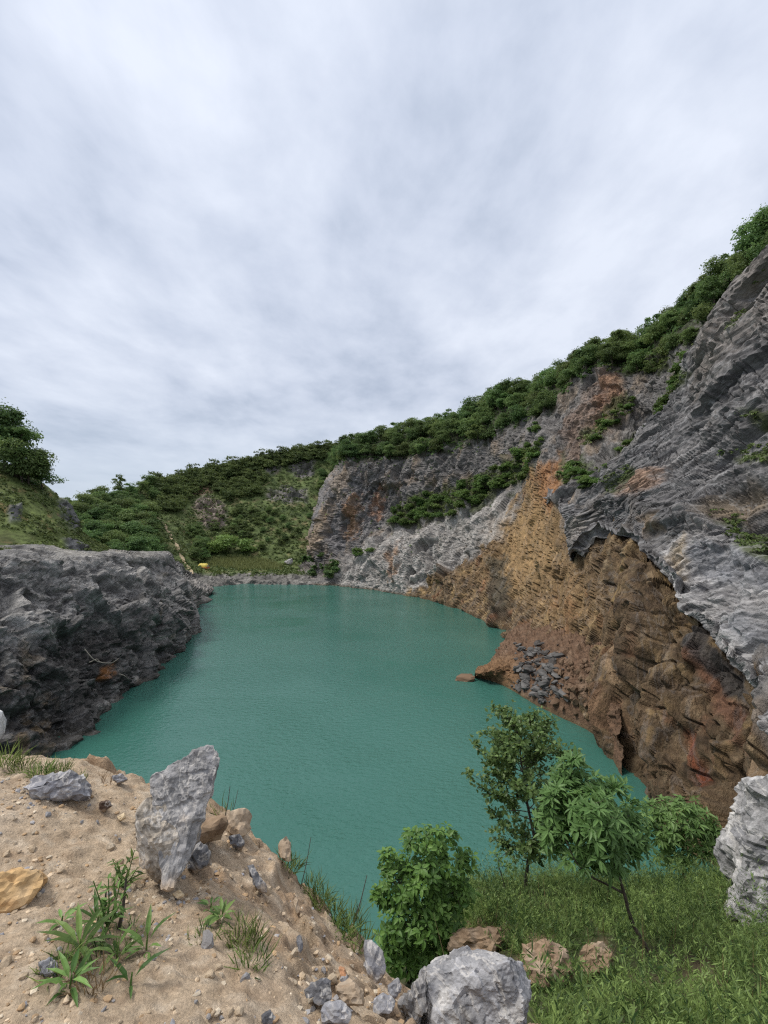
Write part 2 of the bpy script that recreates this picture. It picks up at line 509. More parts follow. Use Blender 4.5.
make_water()


def wl(px, py):
    """a waterline control point, with its foot under water"""
    return (px, py, float(Yz(py, 0.0)))


def uw(px, py, out=1.0):
    Y = float(Yz(py, 0.0))
    P = W(px, py, Y)
    P[2] -= 3.0; P[1] -= out
    a, b, c = proj(P)
    return (float(a), float(b), float(c))


# ------------------------------------------------------------------ right and back quarry wall (sheet A)
def colA(pts):
    w = pts[0]
    return [uw(*w), wl(*w)] + list(pts[1:])


A_cols = [
    colA([(296, 584), (297, 575, 215), (305, 562, 240), (310, 550, 258), (314, 535, 268), (316, 515, 272), (320, 495, 278), (326, 480, 284), (334, 470, 290), (338, 460, 305), (340, 454, 340)]),
    colA([(318, 585), (322, 577, 196), (318, 566, 214), (311, 550, 222), (309, 538, 224), (312, 520, 226), (322, 495, 228), (332, 478, 230), (338, 467, 233), (341, 455, 248), (343, 450, 290)]),
    colA([(345, 587), (345, 576, 184), (348, 562, 192), (350, 553, 200), (351, 535, 205), (352, 515, 208), (352, 495, 210), (352, 478, 212), (353, 463, 215), (355, 449, 230), (355, 444, 270)]),
    colA([(385, 592), (385, 577, 170), (381, 558, 177), (386, 538, 184), (393, 526, 189), (394, 510, 198), (394, 492, 203), (394, 477, 205), (395, 461, 208), (396, 441, 222), (397, 434, 262)]),
    colA([(432, 601), (432, 580, 151), (433, 558, 157), (436, 538, 162), (440, 522, 167), (440, 505, 177), (440, 487, 182), (440, 472, 184), (440, 456, 188), (441, 432, 202), (442, 424, 240)]),
    colA([(468, 613), (469, 592, 131), (473, 565, 137), (476, 540, 142), (480, 508, 150), (480, 490, 160), (481, 476, 164), (481, 462, 167), (481, 445, 171), (482, 416, 184), (483, 408, 220)]),
    colA([(500, 637), (503, 617, 106), (506, 588, 116), (509, 555, 123), (513, 510, 132), (515, 485, 140), (516, 465, 147), (516, 450, 150), (517, 431, 155), (519, 401, 168), (520, 393, 200)]),
    colA([(524, 690), (535, 664, 71), (546, 622, 82), (548, 580, 88), (547, 525, 95), (543, 485, 104), (540, 455, 114), (543, 430, 122), (550, 409, 127), (552, 388, 140), (554, 377, 170)]),
    colA([(585, 724), (588, 690, 55.5), (590, 650, 59), (590, 610, 64), (585, 565, 70), (587, 518, 77), (590, 455, 98), (596, 410, 107), (605, 372, 114), (602, 357, 128), (604, 350, 158)]),
    colA([(620, 772), (627, 742, 43.8), (630, 700, 46), (631, 650, 49), (629, 600, 53), (626, 552, 58.5), (634, 505, 69), (650, 425, 96), (652, 372, 101), (645, 350, 114), (645, 338, 140)]),
    colA([(648, 806), (652, 775, 37.5), (654, 735, 39), (655, 690, 41), (655, 640, 44), (650, 585, 48.5), (662, 500, 70), (672, 430, 84), (676, 362, 93), (672, 325, 104), (672, 312, 130)]),
    colA([(690, 850), (690, 805, 32), (690, 765, 33.5), (690, 715, 35.5), (688, 665, 38.5), (680, 610, 43), (692, 510, 62), (696, 430, 75), (697, 340, 85), (700, 302, 95), (702, 290, 120)]),
    colA([(735, 890), (735, 830, 25.5), (740, 785, 26.5), (745, 745, 28), (742, 700, 31), (733, 640, 36), (745, 520, 53), (750, 420, 64), (742, 300, 75), (745, 266, 84), (748, 256, 110)]),
    colA([(815, 980), (820, 890, 18), (825, 840, 19), (828, 790, 21), (825, 740, 23), (815, 670, 27), (820, 540, 40), (815, 420, 50), (795, 262, 64), (795, 228, 74), (798, 220, 100)]),
    colA([(1000, 1150), (1010, 1000, 12), (1010, 940, 12.5), (1010, 880, 13), (1010, 800, 14), (1010, 700, 17), (1000, 560, 26), (980, 400, 35), (900, 180, 52), (890, 160, 62), (890, 155, 90)]),
]
SA = Sheet(A_cols, 620, 470)


def rock_disp(P, fr, kind):
    q = P @ fr.T                 # along, out, across
    return q


def build_A():
    P, px, py, Y = SA.P0, SA.px, SA.py, SA.Y
    fr = bedframe([0.25, 0.35, 0.9], [-1, -0.2, 0.2])
    q = P @ fr.T
    qa = q * np.array([0.35, 1, 1])
    warp = fbm(P / 14, 3, 3)
    land = sstep(py, 470, 440) * 0
    # how steep -> plateau rows get little
    rowv = np.interp(np.arange(SA.nv), np.interp([0, 1, 2, 9, 10, 12], np.arange(len(SA.C[0])), np.interp(np.arange(len(SA.C[0])), SA.tv, np.arange(SA.nv))), [0.25, 0.4, 1, 1, 0.6, 0.3])
    amp = rowv[None, :]
    near = sstep(Y, 130, 60)
    qb = q * np.array([0.6, 1, 1])
    d = 2.4 * fbm(P / 18, 4, 1) + 1.2 * fbm(qb / np.array([7, 7, 5]), 4, 2)
    rl = SA.rel
    d += (4.6 * facet(qb / 8.0 + warp[..., None] * 0.6, 5)) * (.4 + .6 * rl) + (2.3 * facet(qb / 3.3 + warp[..., None] * .5, 6) + (1.0 * facet(qb / 1.3 + 0.3 * fbm(P / 2, 2, 13)[..., None], 7) + 0.4 * facet(P / 0.6, 8)) * (1 - 0.55 * polymask(px, py, BROWN, 6))) * rl ** 1.25
    d += (0.5 * ridged(qb / 3.0, 4, 9) + 0.35 * fbm(P / 0.8, 3, 10)) * rl
    d *= lerp(1.0, 0.62, near)
    d *= 1 - 0.6 * polymask(px, py, [(495, 475), (572, 466), (590, 560), (575, 640), (520, 640), (490, 600)], 16)
    brown0 = polymask(px, py, BROWN, 6)
    jw = 0.35 * fbm(P / 3, 3, 14)[..., None]
    SA.joint = np.maximum(1 - sstep(np.abs(perlin(qb / np.array([5, 4, 2.2]) + jw, 15)), 0, .06), 0.8 * (1 - sstep(np.abs(perlin(qb / np.array([1.6, 2, 2.4]) + jw, 16)), 0, .07)))
    d -= 0.7 * SA.joint * lerp(.5, 1, brown0)
    d += brown0 * near * 1.5 * facet(qb / 4.2 + jw, 17)
    d -= 2.2 * np.clip(fbm(np.stack([q[..., 0] * 0.25, q[..., 1] * 0.5, q[..., 2] * 0.9], -1) / 4, 3, 12), 0, 1) * brown0
    SA.displace(d * amp)
    # ---- stone colours by region, plus the alcove's shade painted in
    P = SA.P
    n1 = fbm(P / 9, 4, 21); n2 = fbm(qa / np.array([6, 3, 3]), 4, 22); n3 = fbm(P / 3.0, 4, 23); n4 = fbm(qa / np.array([14, 1.6, 1.6]), 4, 24)
    wx, wy = px + 12 * n3 + 9 * n1, py + 16 * fbm(P / 4, 3, 25) + 10 * n2
    c = np.empty(P.shape); grey = np.array([0.185, 0.175, 0.168]); buff = np.array([0.27, 0.215, 0.165]); dark = np.array([0.065, 0.06, 0.06])
    t = sstep(n1 + 0.6 * n2, 0.0, 0.45)[..., None]
    c[:] = grey * (1 - t) + buff * t
    k = sstep(n4, 0.05, 0.4)[..., None]; c = c * (1 - 0.5 * k) + dark * 0.5 * k
    k = sstep(-n4, 0.15, 0.45)[..., None]; c = c * (1 - 0.6 * k) + np.array([0.33, 0.31, 0.29]) * 0.6 * k
    def put(poly, soft, colr, a):
        nonlocal c
        k = (polymask(wx, wy, poly, soft) * a)[..., None]
        c = c * (1 - k) + np.array(colr) * k
    pale = [(322, 590), (345, 563), (392, 528), (440, 520), (498, 497), (520, 512), (505, 535), (462, 556), (425, 585), (395, 603)]
    kp = polymask(wx, wy, pale, 5); st = np.clip(0.75 + 0.9 * n4, 0.3, 1.3)
    c = c * (1 - 0.8 * kp[..., None]) + np.array([0.48, 0.455, 0.425]) * (0.85 * kp * st)[..., None]
    put([(320, 480), (372, 470), (378, 520), (340, 555), (300, 550)], 10, (0.17, 0.165, 0.175), 0.5)
    put(BROWN, 5, (0.165, 0.108, 0.057), 0.96)
    kb = polymask(wx, wy, BROWN, 5)
    k = (kb * sstep(n3 + 0.5 * n2, 0.05, 0.5))[..., None]; c = c * (1 - k) + np.array([0.36, 0.245, 0.115]) * k
    k = (kb * sstep(-n3 - 0.3 * n1, 0.1, 0.5) * 0.75)[..., None]; c = c * (1 - k) + np.array([0.06, 0.042, 0.03]) * k
    n5 = fbm(P / np.array([1.2, 1.2, 2.4]), 4, 33)
    k = (kb * sstep(n5, 0.12, 0.4) * 0.7)[..., None]; c = c * (1 - k) + np.array([0.26, 0.20, 0.125]) * k
    k = (kb * sstep(-n5, 0.12, 0.4) * 0.7)[..., None]; c = c * (1 - k) + np.array([0.055, 0.042, 0.03]) * k
    k = (kb * sstep(fbm(P / 6, 3, 31), 0.22, 0.4) * 0.6)[..., None]; c = c * (1 - k) + np.array([0.23, 0.09, 0.045]) * k
    n7 = fbm(P / np.array([.7, .7, 1.1]), 4, 34)
    k = (kb * sstep(n7, 0.08, 0.35) * 0.6)[..., None]; c = c * (1 - k) + np.array([0.34, 0.255, 0.155]) * k
    k = (kb * sstep(-n7, 0.08, 0.35) * 0.65)[..., None]; c = c * (1 - k) + np.array([0.06, 0.046, 0.034]) * k
    put([(600, 560), (640, 560), (760, 690), (760, 830), (620, 830), (600, 700)], 15, (0.10, 0.068, 0.042), 0.5)  # shade of the recessed alcove, painted as darker rock
    put([(520, 500), (545, 462), (562, 470), (556, 500), (545, 515), (560, 560), (520, 590), (500, 570)], 10, (0.40, 0.26, 0.125), 0.6)
    put([(500, 520), (560, 500), (580, 570), (600, 610), (560, 640), (520, 600), (470, 580)], 18, (0.33, 0.215, 0.105), 0.5)
    put([(544, 462), (562, 462), (557, 500), (540, 506), (536, 480)], 6, (0.32, 0.155, 0.075), 0.75)
    put([(352, 498), (360, 498), (359, 530), (352, 540), (344, 535)], 5, (0.33, 0.18, 0.085), 0.7)
    put([(372, 490), (382, 488), (378, 512), (370, 515)], 4, (0.34, 0.16, 0.07), 0.6)
    put([(396, 552), (402, 550), (396, 580), (390, 582)], 3, (0.38, 0.2, 0.09), 0.6)
    put([(300, 545), (325, 500), (330, 505), (322, 550), (305, 558)], 5, (0.36, 0.27, 0.18), 0.7)
    put([(330, 475), (350, 470), (346, 500), (335, 505)], 5, (0.32, 0.25, 0.18), 0.6)
    put([(600, 380), (620, 372), (628, 400), (610, 432), (592, 430)], 7, (0.30, 0.16, 0.09), 0.7)
    put([(560, 420), (590, 395), (600, 425), (570, 470)], 8, (0.25, 0.16, 0.11), 0.6)
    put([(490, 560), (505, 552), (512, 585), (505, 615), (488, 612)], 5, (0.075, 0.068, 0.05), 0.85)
    put([(613, 632), (622, 630), (632, 662), (634, 690), (624, 688), (615, 660)], 3, (0.30, 0.205, 0.125), 0.85)
    put([(612, 560), (624, 558), (626, 600), (616, 630), (610, 600)], 4, (0.36, 0.25, 0.11), 0.6)
    put([(685, 735), (692, 735), (699, 800), (688, 802)], 5, (0.27, 0.07, 0.03), 0.8)
    put([(692, 660), (705, 650), (740, 720), (735, 750), (715, 720)], 5, (0.23, 0.11, 0.07), 0.6)
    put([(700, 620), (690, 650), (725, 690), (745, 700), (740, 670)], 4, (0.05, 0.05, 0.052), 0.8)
    put([(600, 690), (618, 688), (622, 735), (604, 740)], 4, (0.21, 0.125, 0.075), 0.8)
    put([(748, 738), (775, 735), (775, 775), (735, 785), (735, 765)], 5, (0.30, 0.21, 0.13), 0.9)
    # soil and moss on ledges and on the plateau
    pl = [(320, 462), (400, 456), (450, 450), (483, 440), (518, 426), (550, 404), (590, 372), (640, 368), (660, 372), (690, 336), (740, 300), (800, 200), (700, 200), (300, 400)]
    put(pl, 4, (0.045, 0.055, 0.022), 0.9)
    for g in GREEN_A: put(g, 4, (0.06, 0.075, 0.025), 0.8)
    c *= (1 + 0.35 * fbm(P / 1.3, 3, 41))[..., None]
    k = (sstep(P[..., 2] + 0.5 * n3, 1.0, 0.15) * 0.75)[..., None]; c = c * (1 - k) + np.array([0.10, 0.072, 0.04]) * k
    bed = (P @ fr.T) * np.array([0.6, 1, 1])
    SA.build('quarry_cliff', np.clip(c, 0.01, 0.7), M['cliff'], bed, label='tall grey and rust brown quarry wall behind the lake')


BROWN = [(385, 606), (430, 578), (465, 563), (497, 535), (515, 505), (530, 470), (545, 465), (560, 462), (556, 500), (562, 540), (576, 558), (600, 516), (640, 520), (700, 600), (790, 700), (790, 960), (380, 960)]
LEDGE1 = [(388, 522), (396, 506), (420, 494), (446, 490), (475, 478), (490, 470), (500, 476), (490, 500), (462, 512), (425, 520), (405, 526)]
LEDGE2 = [(490, 486), (505, 466), (528, 444), (538, 452), (528, 476), (505, 490)]
GULLY1 = [(556, 478), (566, 458), (580, 462), (600, 470), (632, 462), (622, 478), (592, 492), (572, 486)]
GULLY2 = [(580, 440), (590, 428), (605, 415), (632, 396), (640, 404), (615, 426), (598, 440), (588, 448)]
GULLY3 = [(615, 458), (640, 440), (660, 415), (680, 385), (702, 360), (696, 345), (676, 368), (668, 395), (648, 425), (625, 446)]
GREEN_A = [LEDGE1, LEDGE2, GULLY1, GULLY2, GULLY3]
build_A()

# ------------------------------------------------------------------ near leaning slab on the right (sheet B)
B_raw = [
    [(574, 557, 73), (565, 540, 78), (557, 522, 83), (552, 508, 87), (549, 497, 91)],
    [(596, 534, 71), (592, 520, 74), (587, 504, 75), (581, 490, 81), (577, 479, 87)],
    [(622, 536, 60.5), (620, 517, 64), (618, 498, 66), (614, 480, 72), (608, 464, 80)],
    [(660, 576, 46), (655, 540, 51), (648, 505, 56), (643, 470, 64), (638, 434, 75)],
    [(690, 618, 39), (682, 565, 44), (676, 512, 50), (672, 455, 61), (667, 396, 74)],
    [(722, 663, 32.5), (715, 590, 38), (708, 515, 45), (700, 440, 56), (687, 354, 71)],
    [(752, 703, 26.5), (745, 610, 33), (740, 515, 41), (732, 420, 51), (708, 310, 67)],
    [(778, 748, 22), (778, 625, 29), (778, 510, 37), (772, 400, 47), (741, 270, 62)],
    [(850, 800, 15), (860, 640, 20), (870, 500, 26), (850, 370, 35), (790, 228, 56)],
    [(1000, 850, 9.5), (1050, 640, 12), (1060, 480, 16), (1030, 330, 22), (900, 150, 40)],
]


def colB(c):
    b, t = c[0], c[-1]
    return [(b[0] + 14, b[1] - 34, b[2] * 1.33), (b[0] + 3, b[1] - 4, b[2] * 1.06)] + c + [(t[0] + 3, t[1] + 3, t[2] * 1.08), (t[0] + 16, t[1] + 30, t[2] * 1.3)]


first = [(x + 8, y - 2, Y * 1.07) for x, y, Y in B_raw[0]]
SB = Sheet([colB(first)] + [colB(c) for c in B_raw], 430, 470)


def build_B():
    P, px, py, Y = SB.P0, SB.px, SB.py, SB.Y
    d1 = W(735, 395, 52) - W(600, 490, 70)
    fr = bedframe(d1, [-0.75, -0.35, 0.55])
    q = P @ fr.T
    warp = fbm(P / 12, 3, 43)
    qs = q * np.array([0.16, 1, 1]) + (warp * 1.6)[..., None] * np.array([0.2, 0.3, 1.0])
    # layered slab: steps across the bedding
    s = qs[..., 2] / 2.6 + 0.8 * fbm(q / np.array([9, 6, 6]), 3, 44)
    hgt = RT[(np.floor(s).astype(int) % 1024), 2]
    s2 = qs[..., 2] / 0.8 + 0.9 * fbm(q / np.array([5, 3, 3]), 3, 45)
    nearpale = polymask(px, py, PALE_B, 12)
    soft = lerp(1.0, 0.3, nearpale)
    qf = q * np.array([0.24, 1, 1]) + 0.45 * fbm(P / 4.0, 3, 52)[..., None]
    patch = sstep(fbm(P / 7, 3, 53), -0.25, 0.3)
    n_small = fbm(P / 2.5, 3, 66); n_big = fbm(P / 9, 2, 67)
    d = 1.7 * fbm(P / 13, 3, 46) + (0.7 * sawtooth(s) * (.2 + hgt) + 0.22 * sawtooth(s2)) * soft * patch
    rl = SB.rel
    d += 1.5 * facet(qf / 5.0, 47) * soft + (0.95 * facet(qf / 2.0, 48) + 0.55 * facet(q * np.array([.35, 1, 1]) / 0.9 + 0.3 * warp[..., None], 54) + 0.16 * facet(q * np.array([.6, 1, 1]) / .4, 60)) * rl + 0.7 * facet(q * np.array([.6, 1, .6]) / 3.0, 55)
    # cracks along the bedding and across it
    cr1 = np.abs(perlin(q * np.array([.06, .4, 1]) / 1.9 + 0.25 * n_small[..., None], 57)); cr2 = np.abs(perlin(q * np.array([1, .5, .22]) / 2.6 + 0.3 * n_small[..., None], 58)); cr3 = np.abs(perlin(q * np.array([.08, .4, 1]) / 0.75, 59))
    d -= (0.9 * (1 - sstep(cr1, 0.0, 0.07)) * sstep(n_big, -.2, .2) + 0.4 * (1 - sstep(cr2, 0.0, 0.05)) + 0.28 * (1 - sstep(cr3, 0.0, 0.12))) * soft
    d += 0.12 * ridged(q / np.array([5, 1.5, 1.2]), 4, 49) * rl + 0.06 * fbm(P / .5, 3, 56) + 0.5 * nearpale * facet(P / 1.5, 50) + 0.3 * nearpale * fbm(P / 0.9, 4, 51)
    # the undercut ledge at the far right
    led = polymask(px, py, [(690, 508), (712, 488), (752, 478), (800, 470), (800, 512), (748, 522), (715, 520)], 7)
    d -= 1.9 * led
    d = (d - 0.8) * lerp(0.55, 1.0, sstep(SB.tv, 0.9, 2.4))[None, :]
    SB.displace(d)
    P = SB.P
    n1 = fbm(P / 8, 4, 61); n4 = fbm(q / np.array([12, 1.3, 1.0]) + 0.3 * n1[..., None], 4, 62); n3 = fbm(P / 2.2, 4, 63)
    wx, wy = px + 8 * n3 + 8 * n1, py + 8 * fbm(P / 3, 3, 64)
    c = np.empty(P.shape); c[:] = (0.135, 0.131, 0.132)
    def put(k, colr):
        nonlocal c
        k = np.clip(k, 0, 1)[..., None]; c = c * (1 - k) + np.array(colr) * k
    put(0.75 * sstep(n4, 0.05, 0.36), (0.05, 0.049, 0.053))
    n6 = fbm(q / np.array([5, .5, .42]) + 0.2 * n3[..., None], 4, 68)
    put(0.6 * sstep(n6, 0.12, 0.36), (0.045, 0.044, 0.048))
    put(0.6 * sstep(-n6, 0.12, 0.36), (0.27, 0.26, 0.255))
    put(0.7 * sstep(-n4 + 0.3 * n1, 0.12, 0.45), (0.27, 0.26, 0.252))
    put(0.55 * sstep(n1, 0.1, 0.5), (0.19, 0.165, 0.142))
    put(0.5 * polymask(wx, wy, [(690, 330), (740, 270), (800, 230), (800, 330), (745, 340), (700, 400)], 14), (0.21, 0.185, 0.165))
    put(0.75 * polymask(wx, wy, PALE_B, 8), (0.33, 0.322, 0.32))
    put(0.7 * polymask(wx, wy, PALE_B, 8) * sstep(n3, -0.05, 0.35), (0.50, 0.485, 0.47))
    put(0.7 * polymask(wx, wy, PALE_B, 8) * sstep(n6, 0.05, 0.3), (0.09, 0.088, 0.095))
    put(0.75 * polymask(wx, wy, [(672, 548), (720, 540), (790, 552), (790, 585), (720, 575), (690, 572)], 8), (0.15, 0.155, 0.17))
    put(0.75 * polymask(wx, wy, [(715, 622), (760, 610), (800, 612), (800, 640), (740, 640)], 8), (0.16, 0.165, 0.18))
    put(0.65 * polymask(wx, wy, [(612, 488), (640, 468), (665, 470), (650, 488), (625, 495)], 7), (0.30, 0.18, 0.11))
    put(0.65 * polymask(wx, wy, [(688, 508), (712, 488), (750, 478), (752, 496), (725, 512)], 6), (0.19, 0.14, 0.085))
    put(0.6 * polymask(wx, wy, [(640, 515), (655, 510), (652, 530), (640, 535)], 5), (0.28, 0.19, 0.10))
    put(0.8 * polymask(wx, wy, [(664, 556), (680, 530), (683, 545), (672, 575)], 4), (0.36, 0.29, 0.20))
    put(0.7 * polymask(wx, wy, [(562, 522), (580, 510), (592, 530), (574, 556)], 5), (0.26, 0.235, 0.21))
    put(0.75 * polymask(wx, wy, [(694, 640), (700, 625), (750, 700), (745, 712)], 5), (0.05, 0.05, 0.055))
    for g in GREEN_B: put(0.85 * polymask(wx, wy, g, 4), (0.055, 0.07, 0.022))
    c *= (1 + 0.3 * fbm(P / 0.9, 3, 65))[..., None]
    SB.build('rock_slope', np.clip(c, 0.01, 0.7), M['slab'], (P @ fr.T) * np.array([0.30, 1, 1]), label='dark grey layered rock slab leaning up the right side of the quarry')


PALE_B = [(655, 545), (690, 530), (800, 545), (800, 790), (750, 735), (722, 665), (690, 622), (660, 580)]
GREEN_B = [[(722, 520), (738, 512), (750, 530), (775, 540), (775, 556), (745, 550), (728, 540)], [(716, 452), (735, 445), (740, 452), (722, 458)],
           [(738, 448), (775, 442), (775, 462), (745, 462)], [(738, 412), (775, 410), (775, 420), (748, 420)], [(725, 330), (742, 305), (748, 310), (735, 332)], [(752, 282), (768, 268), (775, 275), (760, 286)],
           [(706, 512), (720, 505), (722, 512), (710, 518)], [(655, 385), (672, 368), (690, 372), (672, 390)], [(600, 480), (628, 464), (636, 472), (605, 492)]]
build_B()

# ------------------------------------------------------------------ talus and spit
def colT(w, rest):
    return [uw(*w, 1.5), wl(*w)] + rest


T_cols = [
    colT((474, 677), [(475, 674.5, 69.5), (476, 672, 71.5), (475, 670, 74)]),
    colT((488, 680), [(487, 672, 67.5), (490, 665, 73.0), (492, 662, 78)]),
    colT((508, 688), [(508, 669, 67), (505, 655, 75), (500, 645, 86)]),
    colT((534, 704), [(530, 672, 64), (522, 645, 75), (518, 625, 92)]),
    colT((560, 717), [(561, 684, 57.5), (560, 648, 65), (560, 620, 80)]),
    colT((597, 737), [(598, 695, 51), (598, 652, 57), (598, 630, 66)]),
    colT((622, 776), [(622, 735, 44.5), (618, 695, 50), (616, 670, 58)]),
]
ST_ = Sheet(T_cols, 190, 120)


def build_T():
    P = ST_.P0
    d = 0.45 * fbm(P / 4, 4, 71) + 0.45 * facet(P / 1.2, 72) + 0.25 * facet(P / .5, 70) + 0.25 * fbm(P / 0.6, 3, 73)
    d *= lerp(0.15, 1, sstep(ST_.tv, 1.0, 2.2))[None, :]
    ST_.displace(d)
    P = ST_.P
    c = np.empty(P.shape); c[:] = (0.145, 0.088, 0.055)
    n = fbm(P / 2.5, 4, 74)
    k = sstep(n, 0.0, 0.5)[..., None]; c = c * (1 - k) + np.array([0.20, 0.135, 0.09]) * k
    k = (polymask(ST_.px + 5 * n, ST_.py, [(455, 680), (470, 665), (515, 655), (520, 690)], 5) * 0.5)[..., None]; c = c * (1 - k) + np.array([0.26, 0.15, 0.07]) * k
    k = sstep(fbm(P / 0.5, 3, 75), 0.1, 0.5)[..., None] * 0.5; c = c * (1 - k) + np.array([0.07, 0.05, 0.04]) * k
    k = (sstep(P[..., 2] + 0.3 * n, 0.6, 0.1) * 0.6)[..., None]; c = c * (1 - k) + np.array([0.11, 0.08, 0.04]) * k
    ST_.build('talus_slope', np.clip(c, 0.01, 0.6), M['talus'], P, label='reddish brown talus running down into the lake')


build_T()

# ------------------------------------------------------------------ left rock bluff (sheet L)
def colL(w, rest):
    return [uw(*w), wl(*w)] + rest


L_cols = [
    colL((-250, 825), [(-252, 745, 38), (-255, 670, 41), (-258, 600, 44), (-260, 553, 48), (-260, 547, 51), (-260, 539, 62), (-255, 538, 80)]),
    colL((-10, 788), [(-8, 720, 44), (-5, 660, 46), (-3, 600, 49.5), (-2, 553, 54), (0, 547, 58), (5, 542, 70), (10, 541, 88)]),
    colL((35, 770), [(34, 712, 47), (32, 655, 49.5), (28, 597, 53), (25, 557, 57), (28, 550, 61), (38, 544, 74), (45, 543, 95)]),
    colL((66, 746), [(62, 700, 50.5), (58, 650, 53), (52, 597, 56.5), (48, 561, 60), (52, 554, 65), (68, 547, 80), (75, 545, 100)]),
    colL((110, 713), [(108, 680, 58), (105, 640, 60.5), (100, 597, 64), (92, 565, 68), (97, 557, 72), (108, 550, 86), (112, 548, 108)]),
    colL((160, 676), [(159, 650, 73), (157, 622, 75), (148, 590, 78.5), (132, 563, 82), (136, 556, 86), (142, 551, 98), (145, 550, 118)]),
    colL((190, 651), [(189, 634, 87), (187, 611, 89), (182, 588, 92), (164, 564, 96), (163, 557, 99), (166, 552, 110), (168, 551, 128)]),
    colL((207, 633), [(207, 620, 102), (205, 605, 104), (199, 590, 107), (186, 573, 111), (181, 566, 113), (178, 560, 120), (178, 558, 136)]),
    colL((203, 618), [(203, 610, 118), (203, 600, 120), (199, 590, 123), (190, 577, 128), (186, 571, 131), (183, 566, 138), (183, 564, 150)]),
    colL((209, 604), [(211, 598, 141), (210, 591, 143), (205, 585, 145), (197, 580, 149), (192, 576, 152), (188, 570, 160), (187, 568, 172)]),
    colL((218, 592), [(218, 588, 167), (215, 584, 170), (209, 581, 173), (202, 577, 178), (197, 574, 182), (192, 570, 190), (190, 568, 205)]),
]
SL = Sheet(L_cols, 430, 330)


def build_L():
    P, px, py, Y = SL.P0, SL.px, SL.py, SL.Y
    d1 = W(190, 610, 89) - W(20, 560, 58)
    fr = bedframe(d1, [0.8, -0.6, 0.2])
    q = P @ fr.T
    warp = fbm(P / 9, 3, 81)
    qs = q * np.array([0.4, 1, 1]) + (warp * 1.5)[..., None] * np.array([0.3, 0.3, 1.0])
    top = sstep(py, 562, 552) * sstep(SL.tv[None, :] + 0 * py, 5.4, 6.4)
    s = qs[..., 2] / 1.9 + 1.0 * fbm(q / 5, 3, 82)
    qf = q * np.array([0.8, 1, 1]) + 0.5 * fbm(P / 3, 3, 88)[..., None]
    d = 1.8 * fbm(P / 12, 3, 83) + 2.6 * facet(qf / 5.5, 84) + (0.25 * sawtooth(s) + 1.25 * facet(qf / 2.3, 85) + 0.7 * facet(qf / 0.95, 86) + 0.28 * facet(P / 0.45, 89) + 0.12 * ridged(qs / 1.6, 4, 87)) * SL.rel
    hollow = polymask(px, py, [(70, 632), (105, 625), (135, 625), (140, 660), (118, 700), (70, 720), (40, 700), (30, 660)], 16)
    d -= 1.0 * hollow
    d -= 0.9 + 1.3 * sstep(Y, 78, 100)
    rim = sstep(SL.tv, 3.6, 5.0)[None, :]
    d *= lerp(1.0, 0.8, rim)
    d *= lerp(1.0, 0.35, top) * lerp(1, 0.8, sstep(Y, 60, 45))
    SL.displace(d)
    P = SL.P
    n1 = fbm(P / 7, 4, 91); n2 = fbm(qs / np.array([2.2, 1.6, 1.1]), 4, 92); n3 = fbm(P / 1.8, 4, 93)
    wx, wy = px + 7 * n3 + 9 * n1, py + 9 * fbm(P / 3, 3, 94)
    c = np.empty(P.shape); c[:] = (0.15, 0.146, 0.143)
    def put(k, colr):
        nonlocal c
        k = np.clip(k, 0, 1)[..., None]; c = c * (1 - k) + np.array(colr) * k
    put(0.8 * sstep(n2, 0.08, 0.38), (0.06, 0.058, 0.056))
    put(0.8 * sstep(-n2 + 0.4 * n1, 0.06, 0.38), (0.38, 0.365, 0.345))
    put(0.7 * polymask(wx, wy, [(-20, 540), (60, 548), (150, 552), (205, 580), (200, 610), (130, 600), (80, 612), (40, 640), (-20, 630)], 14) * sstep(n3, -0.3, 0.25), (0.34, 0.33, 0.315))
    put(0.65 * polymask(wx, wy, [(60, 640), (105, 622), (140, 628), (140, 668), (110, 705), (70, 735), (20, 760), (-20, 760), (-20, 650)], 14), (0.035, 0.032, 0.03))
    put(0.75 * polymask(wx, wy, [(20, 720), (60, 690), (70, 715), (50, 760), (10, 765)], 8) * sstep(n3, -0.1, 0.3), (0.17, 0.12, 0.065))
    put(0.9 * polymask(wx, wy, [(116, 664), (125, 660), (125, 672), (118, 678)], 3), (0.30, 0.13, 0.045))
    put(0.6 * sstep(fbm(P / 5, 3, 96), 0.25, 0.45), (0.18, 0.145, 0.105))
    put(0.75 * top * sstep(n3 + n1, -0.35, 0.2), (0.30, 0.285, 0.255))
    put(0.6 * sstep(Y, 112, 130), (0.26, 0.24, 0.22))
    c *= (1 + 0.35 * fbm(P / 0.8, 3, 95))[..., None]
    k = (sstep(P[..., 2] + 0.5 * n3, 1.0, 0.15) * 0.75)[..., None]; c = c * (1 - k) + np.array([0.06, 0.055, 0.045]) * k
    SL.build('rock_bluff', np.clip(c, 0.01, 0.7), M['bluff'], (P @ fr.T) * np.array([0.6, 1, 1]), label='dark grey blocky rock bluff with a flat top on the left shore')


build_L()

